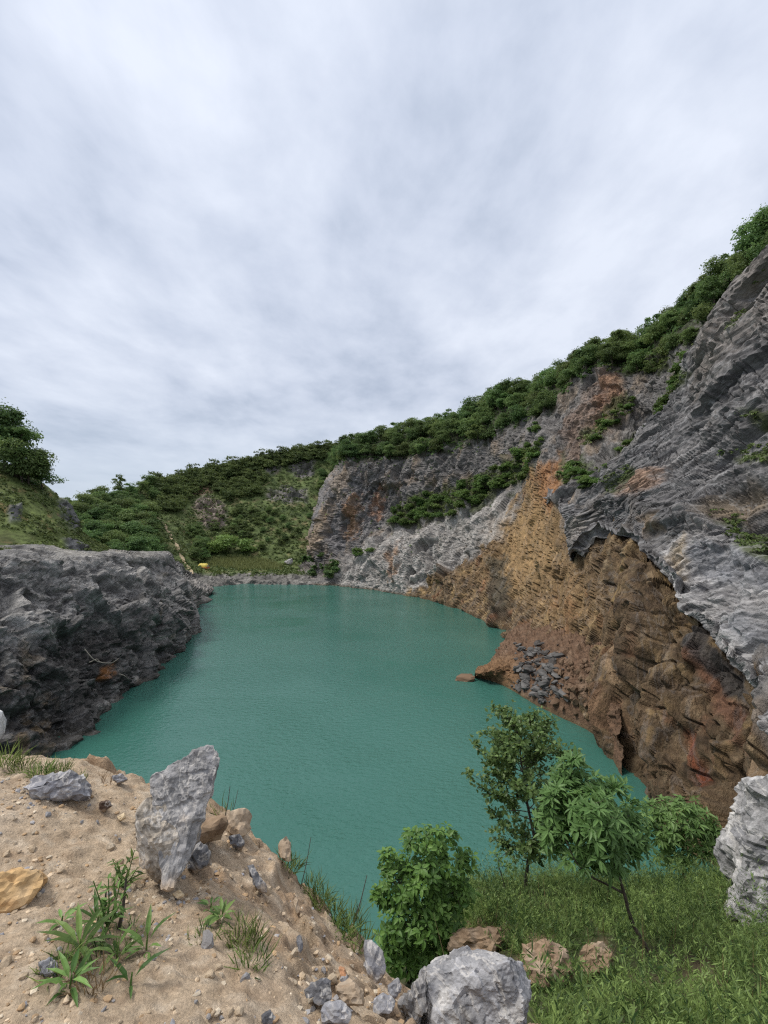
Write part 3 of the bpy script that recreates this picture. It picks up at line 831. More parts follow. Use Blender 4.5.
# ------------------------------------------------------------------ left grassy hill (sheet E)
E_cols = [
    [(-260, 546, 56), (-260, 540, 62), (-258, 480, 72), (-255, 410, 88), (-255, 402, 96), (-250, 450, 130)],
    [(-20, 550, 60), (-20, 543, 67), (-18, 508, 76), (-16, 466, 89), (-15, 458, 97), (-10, 490, 130)],
    [(30, 553, 66), (31, 547, 72), (29, 517, 80), (28, 480, 93), (29, 474, 99), (34, 500, 130)],
    [(62, 556, 74), (64, 550, 79), (62, 530, 85), (59, 508, 95), (61, 503, 100), (66, 525, 130)],
    [(88, 558, 82), (90, 552, 86), (85, 545, 90), (77, 533, 97), (80, 531, 102), (86, 540, 130)],
    [(112, 561, 92), (114, 556, 95), (112, 553, 98), (106, 550, 103), (109, 550, 108), (113, 555, 135)],
]
SE = Sheet(E_cols, 200, 130)


def build_E():
    P, px, py = SE.P0, SE.px, SE.py
    rk = [[(58, 500), (70, 503), (80, 528), (72, 533), (62, 515)], [(60, 540), (72, 538), (92, 552), (70, 556)], [(8, 508), (20, 506), (20, 520), (10, 522)]]
    m = sum(polymask(px, py, r, 4) for r in rk)
    d = 0.8 * fbm(P / 7, 4, 101) + 0.25 * fbm(P / 1.5, 3, 102) + m * (0.7 + 1.0 * facet(P / 2.0, 103))
    SE.displace(d)
    P = SE.P
    n = fbm(P / 4, 4, 104); n2 = fbm(P * np.array([0.1, 0.5, 0.5]), 4, 105)
    c = np.empty(P.shape); c[:] = (0.095, 0.125, 0.036)
    k = sstep(n, -0.05, 0.3)[..., None]; c = c * (1 - k) + np.array([0.07, 0.085, 0.025]) * k
    k = 0.6 * sstep(n2, 0.14, 0.36)[..., None]; c = c * (1 - k) + np.array([0.22, 0.145, 0.07]) * k
    for r in rk:
        k = 0.9 * polymask(px + 4 * n, py, r, 3)[..., None]; c = c * (1 - k) + np.array([0.13, 0.13, 0.14]) * k
    SE.build('grassy_hill', np.clip(c, 0.01, 0.6), M['hill'], P, label='grassy hillside rising behind the left rock bluff')


build_E()

# ------------------------------------------------------------------ far hill (sheet F)
def colF(w, rest):
    return [uw(w[0], w[1], 3), wl(*w)] + rest


F_cols = [
    colF((-120, 590), [(-120, 572, 150), (-120, 560, 170), (-120, 545, 195), (-120, 525, 220), (-120, 512, 240), (-120, 500, 260), (-120, 515, 330)]),
    colF((60, 590), [(65, 572, 150), (66, 562, 160), (68, 550, 172), (68, 538, 190), (67, 525, 205), (66, 515, 222), (66, 530, 300)]),
    colF((120, 589), [(122, 573, 158), (122, 563, 170), (122, 545, 190), (120, 525, 212), (117, 508, 232), (113, 496, 252), (112, 515, 330)]),
    colF((175, 588), [(175, 573, 178), (172, 563, 195), (170, 543, 220), (167, 520, 250), (163, 498, 285), (160, 480, 315), (158, 500, 400)]),
    colF((212, 587), [(212, 575, 198), (210, 566, 222), (207, 542, 250), (203, 512, 285), (200, 488, 318), (200, 470, 345), (200, 490, 430)]),
    colF((250, 584), [(250, 574, 203), (250, 566, 228), (250, 540, 260), (250, 508, 295), (250, 480, 328), (250, 459, 355), (250, 480, 440)]),
    colF((290, 585), [(290, 575, 203), (290, 567, 226), (289, 543, 260), (288, 510, 295), (290, 478, 332), (297, 450, 365), (297, 470, 450)]),
    colF((330, 585), [(330, 577, 205), (330, 568, 235), (330, 545, 270), (330, 510, 305), (332, 475, 340), (340, 444, 372), (340, 470, 460)]),
    colF((430, 585), [(430, 577, 225), (430, 568, 260), (430, 545, 290), (430, 510, 320), (428, 475, 350), (420, 446, 380), (420, 470, 470)]),
]
SF = Sheet(F_cols, 320, 240)
ROCKF = [[(192, 505), (208, 495), (225, 505), (225, 525), (205, 530)], [(190, 488), (205, 484), (212, 492), (196, 496)], [(266, 492), (288, 486), (308, 490), (306, 500), (285, 503), (268, 499)],
         [(288, 464), (302, 456), (316, 460), (312, 474), (300, 476), (290, 471)], [(255, 470), (275, 462), (282, 470), (262, 478)]]


def build_F():
    P, px, py = SF.P0, SF.px, SF.py
    n = fbm(P / 14, 4, 111)
    m = np.clip(sum(polymask(px + 6 * n, py + 5 * fbm(P / 8, 3, 112), r, 3) for r in ROCKF), 0, 1)
    shore = sstep(SF.tv[None, :] + 0 * px, 2.3, 1.9) * sstep(SF.tv[None, :] + 0 * px, 0.2, 0.9)
    d = 2.5 * n * sstep(SF.tv, 2.5, 4)[None, :] + 0.6 * fbm(P / 4, 3, 113) + m * 4.0 * facet(P / np.array([9, 9, 5]), 114) + m * 1.5 * facet(P / 3.5, 115) + shore * (1.2 * facet(P / 3.5, 116) + 0.6 * facet(P / 1.5, 117))
    SF.displace(d)
    P = SF.P
    n2 = fbm(P / 6, 4, 118)
    c = np.empty(P.shape); c[:] = (0.085, 0.115, 0.038)
    k = sstep(n2, 0.05, 0.4)[..., None]; c = c * (1 - k) + np.array([0.14, 0.125, 0.06]) * k
    k = sstep(-n2, 0.1, 0.4)[..., None]; c = c * (1 - k) + np.array([0.04, 0.06, 0.02]) * k
    g = np.array([0.17, 0.155, 0.15])[None, None] * (0.75 + 1.0 * (facet(P / 3.0, 119) + 0.3))[..., None]
    c = c * (1 - 0.9 * m[..., None]) + g * 0.9 * m[..., None]
    k = 0.85 * polymask(px + 3 * n2, py, ROCKF[1], 2)[..., None]; c = c * (1 - k) + np.array([0.33, 0.22, 0.13]) * k
    k = 0.5 * polymask(px + 3 * n2, py, ROCKF[0], 3)[..., None]; c = c * (1 - k) + np.array([0.27, 0.2, 0.15]) * k
    k = 0.95 * shore[..., None]; c = c * (1 - k) + (np.array([0.20, 0.19, 0.18]) * (0.8 + 0.9 * n2[..., None])) * k
    SF.build('far_hill', np.clip(c, 0.01, 0.6), M['hill'], P, label='green wooded hill beyond the far shore')
    # footpath up the hill
    pts = [(192, 572), (187, 562), (182, 553), (178, 543), (172, 533), (168, 527), (163, 520), (158, 516)]
    Q = np.array([SF.at(x, y)[0] for x, y in pts])
    t = np.linspace(0, len(pts) - 1, 80)
    C = pchip(Q, t)
    C += 0.5 * np.stack([fbm(np.stack([t, t * 0, t * 0 + k], -1) * 1.3, 3, 120 + k) for k in range(3)], -1)
    C[:, 2] = [SF.P.reshape(-1, 3)[np.argmin(((SF.P[..., :2] - c[:2]) ** 2).sum(-1)), 2] + 0.35 for c in C]
    T = np.gradient(C, axis=0); T[:, 2] = 0; T /= np.linalg.norm(T, axis=1)[:, None]
    S = np.stack([T[:, 1], -T[:, 0], 0 * T[:, 0]], -1)
    w = 0.75 + 0.35 * np.sin(t * 5)
    V = np.stack([C - S * w[:, None] - [0, 0, 0.5], C - S * w[:, None] * .8, C + S * w[:, None] * .8, C + S * w[:, None] - [0, 0, 0.5]], 1)
    cc = np.tile([0.36, 0.29, 0.19], (V.shape[0] * 4, 1))
    me = mesh_arrays('path', V, grid_faces(80, 4), cc, V)
    link('path', me, M['hill'], kind='structure', label='pale winding footpath up the far hill')


build_F()

# ------------------------------------------------------------------ foreground ground (height field)
def pt(px, py, drop):
    Y = float(Yz(py, 22.0 - drop)); return tuple(W(px, py, Y))


def py_(px, py, Y):
    return tuple(W(px, py, Y))


GC = [pt(0, 1024, 1.60), pt(200, 1024, 1.66), pt(330, 1024, 1.85), pt(400, 1024, 2.2), pt(0, 900, 1.78), pt(120, 900, 1.84), pt(230, 930, 1.95), pt(300, 960, 2.1), pt(340, 975, 2.35),
      pt(0, 772, 2.15), pt(50, 775, 2.2), pt(110, 781, 2.3), pt(150, 790, 2.32), pt(165, 865, 2.05), pt(215, 862, 2.15), pt(228, 818, 2.42), pt(250, 835, 2.45), pt(290, 868, 2.6), pt(320, 905, 2.72), pt(350, 935, 2.9), pt(375, 965, 3.0), pt(400, 992, 3.05), pt(430, 1024, 3.0),
      pt(470, 1020, 3.3), pt(540, 1040, 3.2),
      (-6, 4.6, 19.6), (-12, 5, 19.6), (-8, 1, 20.6), (-14, 0, 20.8), (0, -3, 20.5), (-6, -3, 20.8), (4, -3, 20.2), (10, -3, 20.2), (3, 0.5, 19.6), (6, 1, 19.2), (-1, 0.2, 20.4), (1.2, 0.8, 20.2),
      # beyond the mound's edge it drops steeply
      (-3.6, 5.4, 18.2), (-2.6, 5.3, 17.9), (-1.5, 5.0, 17.6), (-0.9, 4.7, 17.5), (-0.3, 4.6, 17.0), (-7, 6.2, 17.8), (-12, 7, 17.5),
      (-4, 8, 14.5), (-2, 8, 13.8), (-8, 9, 13.5), (-13, 10, 13), (-1.2, 7, 14.8),
      (-4, 14, 5.5), (-1.5, 14, 6.0), (-9, 15, 5), (-14, 15, 5), (-4, 20, -2), (-10, 22, -3), (0, 21, -2), (-14, 26, -4), (0, 28, -5),
      (0.3, 5.8, 16.4), (0.6, 7, 15.4), (0.3, 9, 13.6), (0.8, 12, 12.0), (-0.2, 10, 12.0)]
for x, yy in [(1.6, 4.5), (2.5, 4), (1.5, 6), (3, 6), (5, 5), (7, 6), (9, 5), (2, 8), (4, 8), (6, 8), (2, 10.5), (4, 10.5), (6, 10.5), (2.5, 13), (4.5, 13), (6.5, 13), (9, 11)]:
    GC.append((x, yy, 19.6 - 0.57 * yy + max(0, x - 7) * 0.5))
GC += [(1.5, 14.6, 11.0), (3.5, 14.8, 11.0), (5.5, 15.2, 10.9), (8.5, 15, 10.8), (2, 18, 7.0), (4, 19, 7), (7, 18, 7.5), (10, 18, 7.0), (3, 26, -1), (6, 27, -1), (10, 26, -1), (14, 24, 2), (16, 18, 8), (16, 10, 15), (16, 5, 18.5), (12, 8, 15.5), (16, 28, -1), (12, 14.5, 10.5)]
GC = np.array(GC)


def rbf_fit(C):
    D = np.linalg.norm(C[:, None, :2] - C[None, :, :2], axis=-1)
    K = -D
    n = len(C)
    Aug = np.zeros((n + 1, n + 1)); Aug[:n, :n] = K + np.eye(n) * -0.02; Aug[:n, n] = 1; Aug[n, :n] = 1
    return np.linalg.solve(Aug, np.r_[C[:, 2], 0])


GW = rbf_fit(GC)


def ground_h0(x, y):
    out = np.full(x.shape, GW[-1])
    for k in range(len(GC)):
        out = out - GW[k] * np.hypot(x - GC[k, 0], y - GC[k, 1])
    return out


gx = np.r_[np.linspace(-14, -4.6, 60)[:-1], np.linspace(-4.6, 1.4, 400), np.linspace(1.4, 16, 120)[1:]]
gy = np.r_[np.linspace(-3, 0.9, 16)[:-1], np.linspace(0.9, 5.4, 330), np.linspace(5.4, 28, 170)[1:]]
GX, GY = np.meshgrid(gx, gy, indexing='ij')
GZ0 = ground_h0(GX, GY)
# soften the cone tips
for _ in range(3):
    GZ0[1:-1, 1:-1] = (GZ0[:-2, 1:-1] + GZ0[2:, 1:-1] + GZ0[1:-1, :-2] + GZ0[1:-1, 2:] + 2 * GZ0[1:-1, 1:-1]) / 6


_f = pt(170, 872, 2.04)
GZ0 += 0.12 * np.exp(-((GX - _f[0]) ** 2 / .06 + (GY - _f[1]) ** 2 / .03))


class Ground:
    pass


G = Ground()


def build_G():
    B = np.stack([GX, GY, 0 * GX], -1)
    px, py, _ = proj(np.stack([GX, GY, GZ0], -1))
    slope = np.hypot(np.gradient(GZ0, gx, axis=0), np.gradient(GZ0, gy, axis=1))
    clod = sstep(slope, 0.35, 0.9) * sstep(GY, 7, 5)
    z = GZ0 + 0.05 * fbm(B / 0.55, 4, 131) + 0.030 * fbm(B / 0.14, 4, 132) + 0.016 * facet(B / 0.09, 141) + 0.007 * perlin(B / 0.035, 133)
    z += clod * (0.10 * facet(np.stack([GX, GY, GZ0], -1) / 0.35, 134) + 0.05 * facet(np.stack([GX, GY, GZ0], -1) / 0.13, 135))
    z += 0.12 * fbm(B / 2.2, 3, 136) * sstep(GY, 5, 7)
    G.P = np.stack([GX, GY, z], -1)
    G.ppx, G.ppy, G.Y = proj(G.P)
    n = fbm(B / 0.9, 4, 137); n2 = fbm(B / 0.25, 4, 138); n3 = fbm(B / 0.08, 3, 139)
    c = np.empty(G.P.shape); c[:] = (0.43, 0.335, 0.235)
    def put(k, col):
        nonlocal c
        k = np.clip(k, 0, 1)[..., None]; c = c * (1 - k) + np.array(col) * k
    put(0.6 * sstep(n, 0.0, 0.4), (0.50, 0.41, 0.315))
    put(0.5 * sstep(n2, 0.05, 0.4), (0.29, 0.20, 0.125))
    put(0.6 * sstep(n3, 0.05, 0.4), (0.53, 0.45, 0.35))
    put(0.5 * sstep(-n3, 0.1, 0.45), (0.26, 0.18, 0.115))
    put(0.5 * clod * sstep(n2, -0.2, 0.2), (0.27, 0.175, 0.105))
    # darker soil under the weeds, green growth on the lower slope
    wx, wy = px + 14 * n2, py + 12 * n
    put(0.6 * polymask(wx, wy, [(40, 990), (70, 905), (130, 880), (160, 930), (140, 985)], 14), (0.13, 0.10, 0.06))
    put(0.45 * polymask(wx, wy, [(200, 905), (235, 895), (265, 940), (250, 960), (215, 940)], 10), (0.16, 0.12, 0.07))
    low = sstep(GY + 0.35 * n, 4.4, 5.4) * 1.0
    low = np.maximum(low, sstep(GX + 0.3 * n, 0.9, 1.5))
    put(low, (0.05, 0.06, 0.022))
    put(0.5 * low * sstep(n, 0.0, 0.4), (0.11, 0.085, 0.05))
    put(sstep(GY + 0.8 * n, 15.0, 16.5), (0.15, 0.095, 0.055))
    put(0.95 * polymask(wx, wy, [(440, 945), (470, 925), (505, 928), (500, 945), (470, 955)], 6), (0.26, 0.17, 0.10))
    put(0.95 * polymask(wx, wy, [(520, 965), (525, 935), (560, 945), (570, 960), (560, 985)], 6), (0.27, 0.18, 0.11))
    put(0.9 * polymask(wx, wy, [(580, 950), (605, 940), (610, 958), (590, 970)], 5), (0.25, 0.17, 0.11))
    put(0.6 * polymask(wx, wy, [(680, 965), (712, 955), (730, 985), (690, 995)], 8), (0.14, 0.095, 0.06))
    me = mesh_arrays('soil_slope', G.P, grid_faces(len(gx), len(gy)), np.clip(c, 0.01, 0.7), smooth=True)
    link('soil_slope', me, M['soil'], kind='structure', label='sandy gravel mound at the edge of the quarry falling to a green terrace')


build_G()
_hit = (G.Y > 0.5) & (G.ppx > -60) & (G.ppx < 830) & (G.ppy > 600) & (G.ppy < 1100)
_hp, _hx, _hy, _hY = G.P[_hit], G.ppx[_hit], G.ppy[_hit], G.Y[_hit]


def gat(px, py, r=4.0):
    d = (_hx - px) ** 2 + (_hy - py) ** 2
    c = np.where(d < max(r * r, d.min() * 1.001))[0]
    return _hp[c[np.argmin(_hY[c])]].copy()


def gz(x, y):
    i = min(max(np.searchsorted(gx, x), 1), len(gx) - 1); j = min(max(np.searchsorted(gy, y), 1), len(gy) - 1)
    return float(min(G.P[i, j, 2], G.P[i - 1, j - 1, 2]))


def gz_arr(x, y):
    i = np.clip(np.searchsorted(gx, x), 1, len(gx) - 1); j = np.clip(np.searchsorted(gy, y), 1, len(gy) - 1)
    return G.P[i, j, 2]


# ------------------------------------------------------------------ stones
import bmesh


def ico(sub):
    bm = bmesh.new(); bmesh.ops.create_icosphere(bm, subdivisions=sub, radius=1.0)
    V = np.array([v.co[:] for v in bm.verts]); Fc = np.array([[v.index for v in f.verts] for f in bm.faces])
    bm.free()
    return V, Fc


ICO = {s: ico(s) for s in (1, 2, 3, 4, 5, 6)}


def vnormals(V, Fc):
    fn = np.cross(V[Fc[:, 1]] - V[Fc[:, 0]], V[Fc[:, 2]] - V[Fc[:, 0]])
    N = np.zeros_like(V)
    for k in range(3): np.add.at(N, Fc[:, k], fn)
    return N / (np.linalg.norm(N, axis=1)[:, None] + 1e-12)


def hull_rock(planes, ext, sub, rough, seed):
    """stone bounded by planes (n, d) about its centre; roughened by broken faces"""
    U, Fc = ICO[sub]
    D = U * ext
    r = np.full(len(D), 1e9)
    for n, d in planes:
        n = np.array(n, float); l = np.linalg.norm(n); n = n / l
        s = D @ n
        r = np.where(s > 1e-6, np.minimum(r, d / np.maximum(s, 1e-6)), r)
    V = D * np.minimum(r, 2.5)[:, None]
    N = vnormals(V, Fc)
    k = float(np.mean(ext))
    Q = V / k + seed * 3.7
    V = V + N * (k * rough * (0.30 * facet(Q * 1.6, seed) + 0.22 * facet(Q * 3.7, seed + 1) + 0.10 * fbm(Q * 2.2, 4, seed) + 0.11 * facet(Q * 8, seed + 2) + 0.05 * facet(Q * 17, seed + 3)))[:, None]
    return V, Fc


def stone_cols(V, k, base, light, dark, seed, pl=0.5, dirt=0.0):
    Q = V / k + seed * 1.9
    n = fbm(Q * 1.5, 4, seed + 5); n2 = fbm(Q * np.array([1, 1, 3]) * 1.4, 4, seed + 6)
    c = np.empty(V.shape); c[:] = base
    t = (pl * sstep(n, -0.02, 0.3))[:, None]; c = c * (1 - t) + np.array(light) * t
    t = (0.7 * sstep(n2, 0.08, 0.35))[:, None]; c = c * (1 - t) + np.array(dark) * t
    if dirt:
        zr = (V[:, 2] - V[:, 2].min()) / (np.ptp(V[:, 2]) + 1e-9)
        t = (dirt * sstep(0.42 - zr + 0.55 * n, 0.0, 0.25))[:, None]; c = c * (1 - t) + np.array([0.40, 0.30, 0.20]) * t
    return c


def stone_from_outline(name, poly, Y, thick, label, mat, cat='stone', base=(0.21, 0.205, 0.205), light=(0.38, 0.365, 0.345), dark=(0.10, 0.10, 0.108), sub=4, rough=0.5, seed=1, lean=0.25, group=None, pl=0.5, sink=0.0):
    """a real stone: its outline at its real distance, with its own thickness and slanting sides"""
    poly = np.array(poly, float)
    Q = W(poly[:, 0], poly[:, 1], np.full(len(poly), Y))
    c = Q.mean(0)
    view = c - CAM; view = view / np.linalg.norm(view)
    ex = np.cross(view, [0, 0, 1.0]); ex /= np.linalg.norm(ex); ez = np.cross(ex, view)
    L2 = np.stack([(Q - c) @ ex, (Q - c) @ ez], 1)
    area = 0.5 * np.sum(L2[:, 0] * np.roll(L2[:, 1], -1) - L2[:, 1] * np.roll(L2[:, 0], -1))
    if area < 0: L2 = L2[::-1]
    rs = random.Random(seed)
    pl_ = []
    for i in range(len(L2)):
        a, b = L2[i], L2[(i + 1) % len(L2)]
        e = b - a; n2 = np.array([e[1], -e[0]]); n2 /= np.linalg.norm(n2)
        d = n2 @ a
        t = rs.uniform(-lean, lean)
        n3 = n2[0] * ex + n2[1] * ez + t * view
        pl_.append((n3, max(d, 0.01) / np.linalg.norm(n3)))
    for s in (-1, 1):
        for _ in range(3):
            n3 = s * view + rs.uniform(-.45, .45) * ex + rs.uniform(-.45, .45) * ez
            pl_.append((n3, thick * 0.5 * rs.uniform(0.8, 1.05)))
    w = L2[:, 0].max() - L2[:, 0].min(); h = L2[:, 1].max() - L2[:, 1].min()
    R = np.stack([ex, view, ez])           # local axes
    pl_loc = [(R @ np.array(n), d) for n, d in pl_]
    V, Fc = hull_rock(pl_loc, np.array([w * 0.5, thick * 0.5, h * 0.5]), sub, rough, seed)
    Vw = V @ R
    k = (w + h) / 3
    col = stone_cols(Vw, k, base, light, dark, seed, pl, 0.7 if Y < 7 else 0.15)
    me = mesh_arrays(name, Vw, Fc, np.clip(col, 0.01, 0.75))
    return link(name, me, mat, label=label, cat=cat, group=group, loc=c)


def gY(px, py):
    return float(gat(px, py)[1])


stone_from_outline('boulder', [(147, 779), (165, 767), (206, 744), (219, 742), (222, 759), (216, 811), (195, 845), (185, 878), (162, 880), (156, 834)], gY(172, 868) + 0.03, 0.20,
                   'tall pointed grey boulder standing upright in the sand', M['stone'], 'boulder', base=(0.25, 0.245, 0.245), light=(0.44, 0.42, 0.40), dark=(0.11, 0.11, 0.122), sub=6, rough=0.26, seed=3, lean=0.12)
stone_from_outline('stone', [(135, 812), (146, 798), (164, 800), (174, 818), (177, 850), (172, 876), (158, 880), (141, 862)], gY(160, 876) - 0.03, 0.16,
                   'pale tan grey rock leaning on the left foot of the tall pointed boulder', M['stone'], 'stone', base=(0.33, 0.29, 0.24), light=(0.44, 0.38, 0.31), dark=(0.20, 0.175, 0.15), sub=5, rough=0.3, seed=41, lean=0.15)
stone_from_outline('boulder', [(418, 992), (424, 972), (446, 955), (470, 949), (500, 956), (521, 962), (528, 985), (526, 1012), (512, 1060), (430, 1060), (416, 1020)], gY(470, 1020) + 0.15, 0.7,
                   'rounded grey boulder with white veins below the leafy bush', M['stone'], 'boulder', base=(0.27, 0.27, 0.28), light=(0.48, 0.465, 0.44), dark=(0.14, 0.143, 0.158), sub=6, rough=0.26, seed=9, pl=0.6)
stone_from_outline('boulder', [(398, 1006), (412, 985), (424, 975), (424, 1010), (410, 1030)], gY(405, 1012) + 0.05, 0.25, 'small grey block leaning on the rounded boulder', M['stone'], 'boulder', sub=4, rough=0.5, seed=12)
stone_from_outline('flat_rock', [(28, 783), (50, 773), (78, 774), (90, 790), (92, 803), (60, 803), (34, 795)], gY(62, 795) + 0.05, 0.34, 'flat blue grey rock half buried in sand', M['stone'], 'rock',
                   base=(0.24, 0.24, 0.26), light=(0.44, 0.425, 0.41), dark=(0.12, 0.123, 0.14), sub=4, rough=0.6, seed=15)
stone_from_outline('ochre_stone', [(-40, 895), (-10, 878), (20, 870), (44, 871), (47, 880), (30, 903), (-5, 921), (-40, 930)], gY(20, 905) + 0.08, 0.3, 'smooth ochre yellow stone lying on the sand', M['ochre'], 'stone',
                   base=(0.50, 0.33, 0.16), light=(0.55, 0.42, 0.27), dark=(0.40, 0.23, 0.10), sub=4, rough=0.35, seed=18, pl=0.4)
stone_from_outline('boulder', [(734, 775), (724, 800), (722, 850), (718, 890), (728, 918), (748, 934), (800, 960), (960, 965), (1000, 890), (960, 820), (880, 790), (780, 778), (748, 774)], 9.6, 2.6,
                   'large white and grey boulder beside the green terrace', M['outcrop'], 'boulder', base=(0.34, 0.335, 0.335), light=(0.58, 0.56, 0.53), dark=(0.14, 0.142, 0.152), sub=6, rough=0.38, seed=22, pl=0.75, lean=0.35)
for i, (poly, lab) in enumerate([([(446, 948), (452, 934), (478, 928), (504, 931), (508, 944), (490, 956), (460, 958)], 'low brown earthy boulder behind the rounded grey boulder'),
                              ([(522, 972), (526, 946), (545, 940), (566, 950), (572, 972), (556, 990), (532, 990)], 'brown boulder with a pale face half hidden in the herbs'),
                              ([(580, 962), (586, 946), (602, 942), (612, 954), (608, 970), (590, 974)], 'small brown boulder right of the pale faced one in the herbs')]):
    p = np.array(poly, float); Yd = gY(p[:, 0].mean(), p[:, 1].max() - 4)
    stone_from_outline('boulder', poly, Yd, np.ptp(p[:, 0]) * Yd / FPX * .7, lab, M['ochre'], 'boulder', (0.27, 0.19, 0.125), (0.40, 0.33, 0.26), (0.15, 0.10, 0.065), sub=4, rough=.45, seed=90 + i, pl=.5)
for i, (poly, lab, dk) in enumerate([
    ([(187, 852), (200, 842), (211, 850), (210, 864), (196, 872), (188, 868)], 'dark blue stone wedged under the tall pointed boulder', 0.55),
    ([(178, 838), (200, 826), (218, 812), (228, 822), (222, 836), (205, 842), (190, 850)], 'brown stone tucked behind the tall pointed boulder', 2),
    ([(229, 838), (240, 835), (245, 843), (242, 849), (232, 846)], 'small slate blue stone near the mound edge', 0.7),
    ([(246, 866), (252, 865), (268, 890), (266, 894), (258, 890)], 'long slate blue sliver of stone on the slope', 0.75),
    ([(226, 812), (242, 808), (251, 812), (250, 830), (240, 838), (228, 832)], 'tan stone right of the tall pointed boulder', 3),
    ([(278, 843), (287, 836), (291, 845), (290, 862), (280, 858)], 'tan stone poking up at the mound edge', 3),
    ([(305, 990), (320, 980), (330, 982), (329, 998), (318, 1006), (308, 1000)], 'dark grey angular stone low on the mound', 0.6),
    ([(362, 940), (370, 938), (384, 955), (384, 975), (375, 985), (366, 968)], 'grey rock cropping out of the slope by the bush', 1),
    ([(388, 985), (398, 978), (402, 988), (396, 998), (388, 996)], 'small grey rock under the leafy bush', 1),
    ([(296, 936), (301, 934), (303, 950), (299, 956)], 'small upright blue stone in the sandy slope', 0.7),
    ([(292, 898), (297, 896), (300, 912), (296, 914)], 'pale stone stuck in the upper slope edge', 3),
    ([(338, 966), (344, 968), (348, 978), (342, 978)], 'small orange brown stone on the slope', 4),
    ([(336, 986), (352, 982), (364, 992), (362, 1006), (342, 1004)], 'tan block half buried low on the mound', 3),
    ([(322, 1004), (340, 1000), (352, 1012), (346, 1024), (322, 1024)], 'pale grey block at the foot of the mound', 1.3),
    ([(100, 802), (108, 800), (112, 806), (104, 812), (99, 809)], 'dark brown pebble beside the flat blue rock', 5),
    ([(117, 817), (124, 813), (126, 818), (120, 821)], 'small cream pebble on open sand', 6),
    ([(172, 893), (180, 890), (185, 896), (178, 899)], 'small orange cream pebble under the tall boulder', 6),
    ([(110, 776), (122, 774), (128, 780), (118, 784)], 'flat grey stone at the mound crest', 1.2),
    ([(372, 1002), (384, 992), (396, 1000), (392, 1014), (376, 1014)], 'pale block left of the small grey block', 1.3),
    ([(-66, 782), (-56, 718), (-20, 706), (4, 710), (9, 724), (-4, 744), (-14, 784)], 'white stone peeking in at the left edge below the bluff', 7),
    ([(262, 1014), (270, 1010), (276, 1018), (270, 1026), (262, 1024)], 'dark stone at the bottom of the mound', 0.55),
    ([(38, 962), (50, 958), (60, 968), (50, 978), (40, 974)], 'grey stone among the weeds', 1.0),
]):
    pal = {2: ((0.24, 0.17, 0.11), (0.32, 0.24, 0.17), (0.14, 0.09, 0.06)), 3: ((0.36, 0.28, 0.20), (0.46, 0.40, 0.32), (0.24, 0.17, 0.11)), 4: ((0.42, 0.22, 0.12), (0.48, 0.32, 0.2), (0.3, 0.15, 0.08)),
           5: ((0.08, 0.05, 0.035), (0.12, 0.08, 0.05), (0.05, 0.035, 0.03)), 6: ((0.55, 0.44, 0.29), (0.6, 0.5, 0.36), (0.42, 0.3, 0.17)), 7: ((0.5, 0.5, 0.5), (0.6, 0.6, 0.6), (0.35, 0.35, 0.36))}
    if dk in pal: b, l, d = pal[dk]
    else: b, l, d = [tuple(np.array(x) * dk) for x in ((0.21, 0.212, 0.23), (0.38, 0.37, 0.36), (0.10, 0.103, 0.12))]
    p = np.array(poly, float); cx, by = p[:, 0].mean(), p[:, 1].max() - 2
    Yd = 4.25 if lab.startswith('white stone') else gY(cx, by)
    wpx = np.ptp(p[:, 0])
    stone_from_outline('stone', poly, Yd + 0.01, max(0.03, wpx * Yd / FPX * 0.8), lab, M['ochre'] if dk in (3, 4, 6, 2) else M['stone'], 'stone', b, l, d, sub=3, rough=0.5, seed=30 + i, pl=0.35)


def stone_variants(n, sub, pal, seed, mat, name):
    out = []
    for i in range(n):
        rs = np.random.default_rng(seed + i)
        pl = []
        for _ in range(11):
            v = rs.normal(size=3); v /= np.linalg.norm(v); pl.append((v, rs.uniform(0.55, 1.0)))
        V, Fc = hull_rock(pl, np.array([1.0, rs.uniform(.6, 1), rs.uniform(.45, .8)]), sub, 0.5, seed + i)
        b, l, d = pal[i % len(pal)]
        me = mesh_arrays(name, V, Fc, np.clip(stone_cols(V, 1.0, b, l, d, seed + i, 0.35), 0.01, 0.7)); me.materials.append(mat)
        out.append(me)
    return out


# the grey rubble heap on the talus
PG = [((0.10, 0.097, 0.094), (0.17, 0.165, 0.158), (0.05, 0.048, 0.046)), ((0.15, 0.145, 0.14), (0.24, 0.232, 0.225), (0.08, 0.077, 0.073)), ((0.075, 0.07, 0.067), (0.14, 0.12, 0.10), (0.04, 0.038, 0.036))]
rub = stone_variants(7, 2, PG, 200, M['talus'], 'rubble_stone')
heap = [(522, 652), (530, 643), (546, 646), (554, 655), (553, 668), (556, 676), (548, 684), (550, 696), (542, 701), (530, 692), (514, 688), (520, 672), (517, 660)]
hp = np.concatenate([rand_in_poly(heap, 200), rand_in_poly([(512, 640), (560, 640), (572, 690), (548, 704), (508, 690)], 95)])
for i, (x, y) in enumerate(hp):
    p, n = ST_.at(x, y)
    s = 0.12 + 0.55 * random.random() ** 3.2
    o = link('rubble_stone', rub[i % 7], label='dark grey broken stone in the rubble heap by the water', cat='stone', group='broken stones of the grey rubble heap', loc=p + np.array([0, 0, s * random.uniform(-0.1, 0.35)]))
    o.scale = (s * 1.2, s, s * .7); o.rotation_euler = (random.uniform(-.5, .5), random.uniform(-.5, .5), random.random() * 6)
rubb = stone_variants(4, 2, [((0.17, 0.11, 0.07), (0.25, 0.18, 0.12), (0.09, 0.06, 0.04))], 230, M['talus'], 'talus_stone')
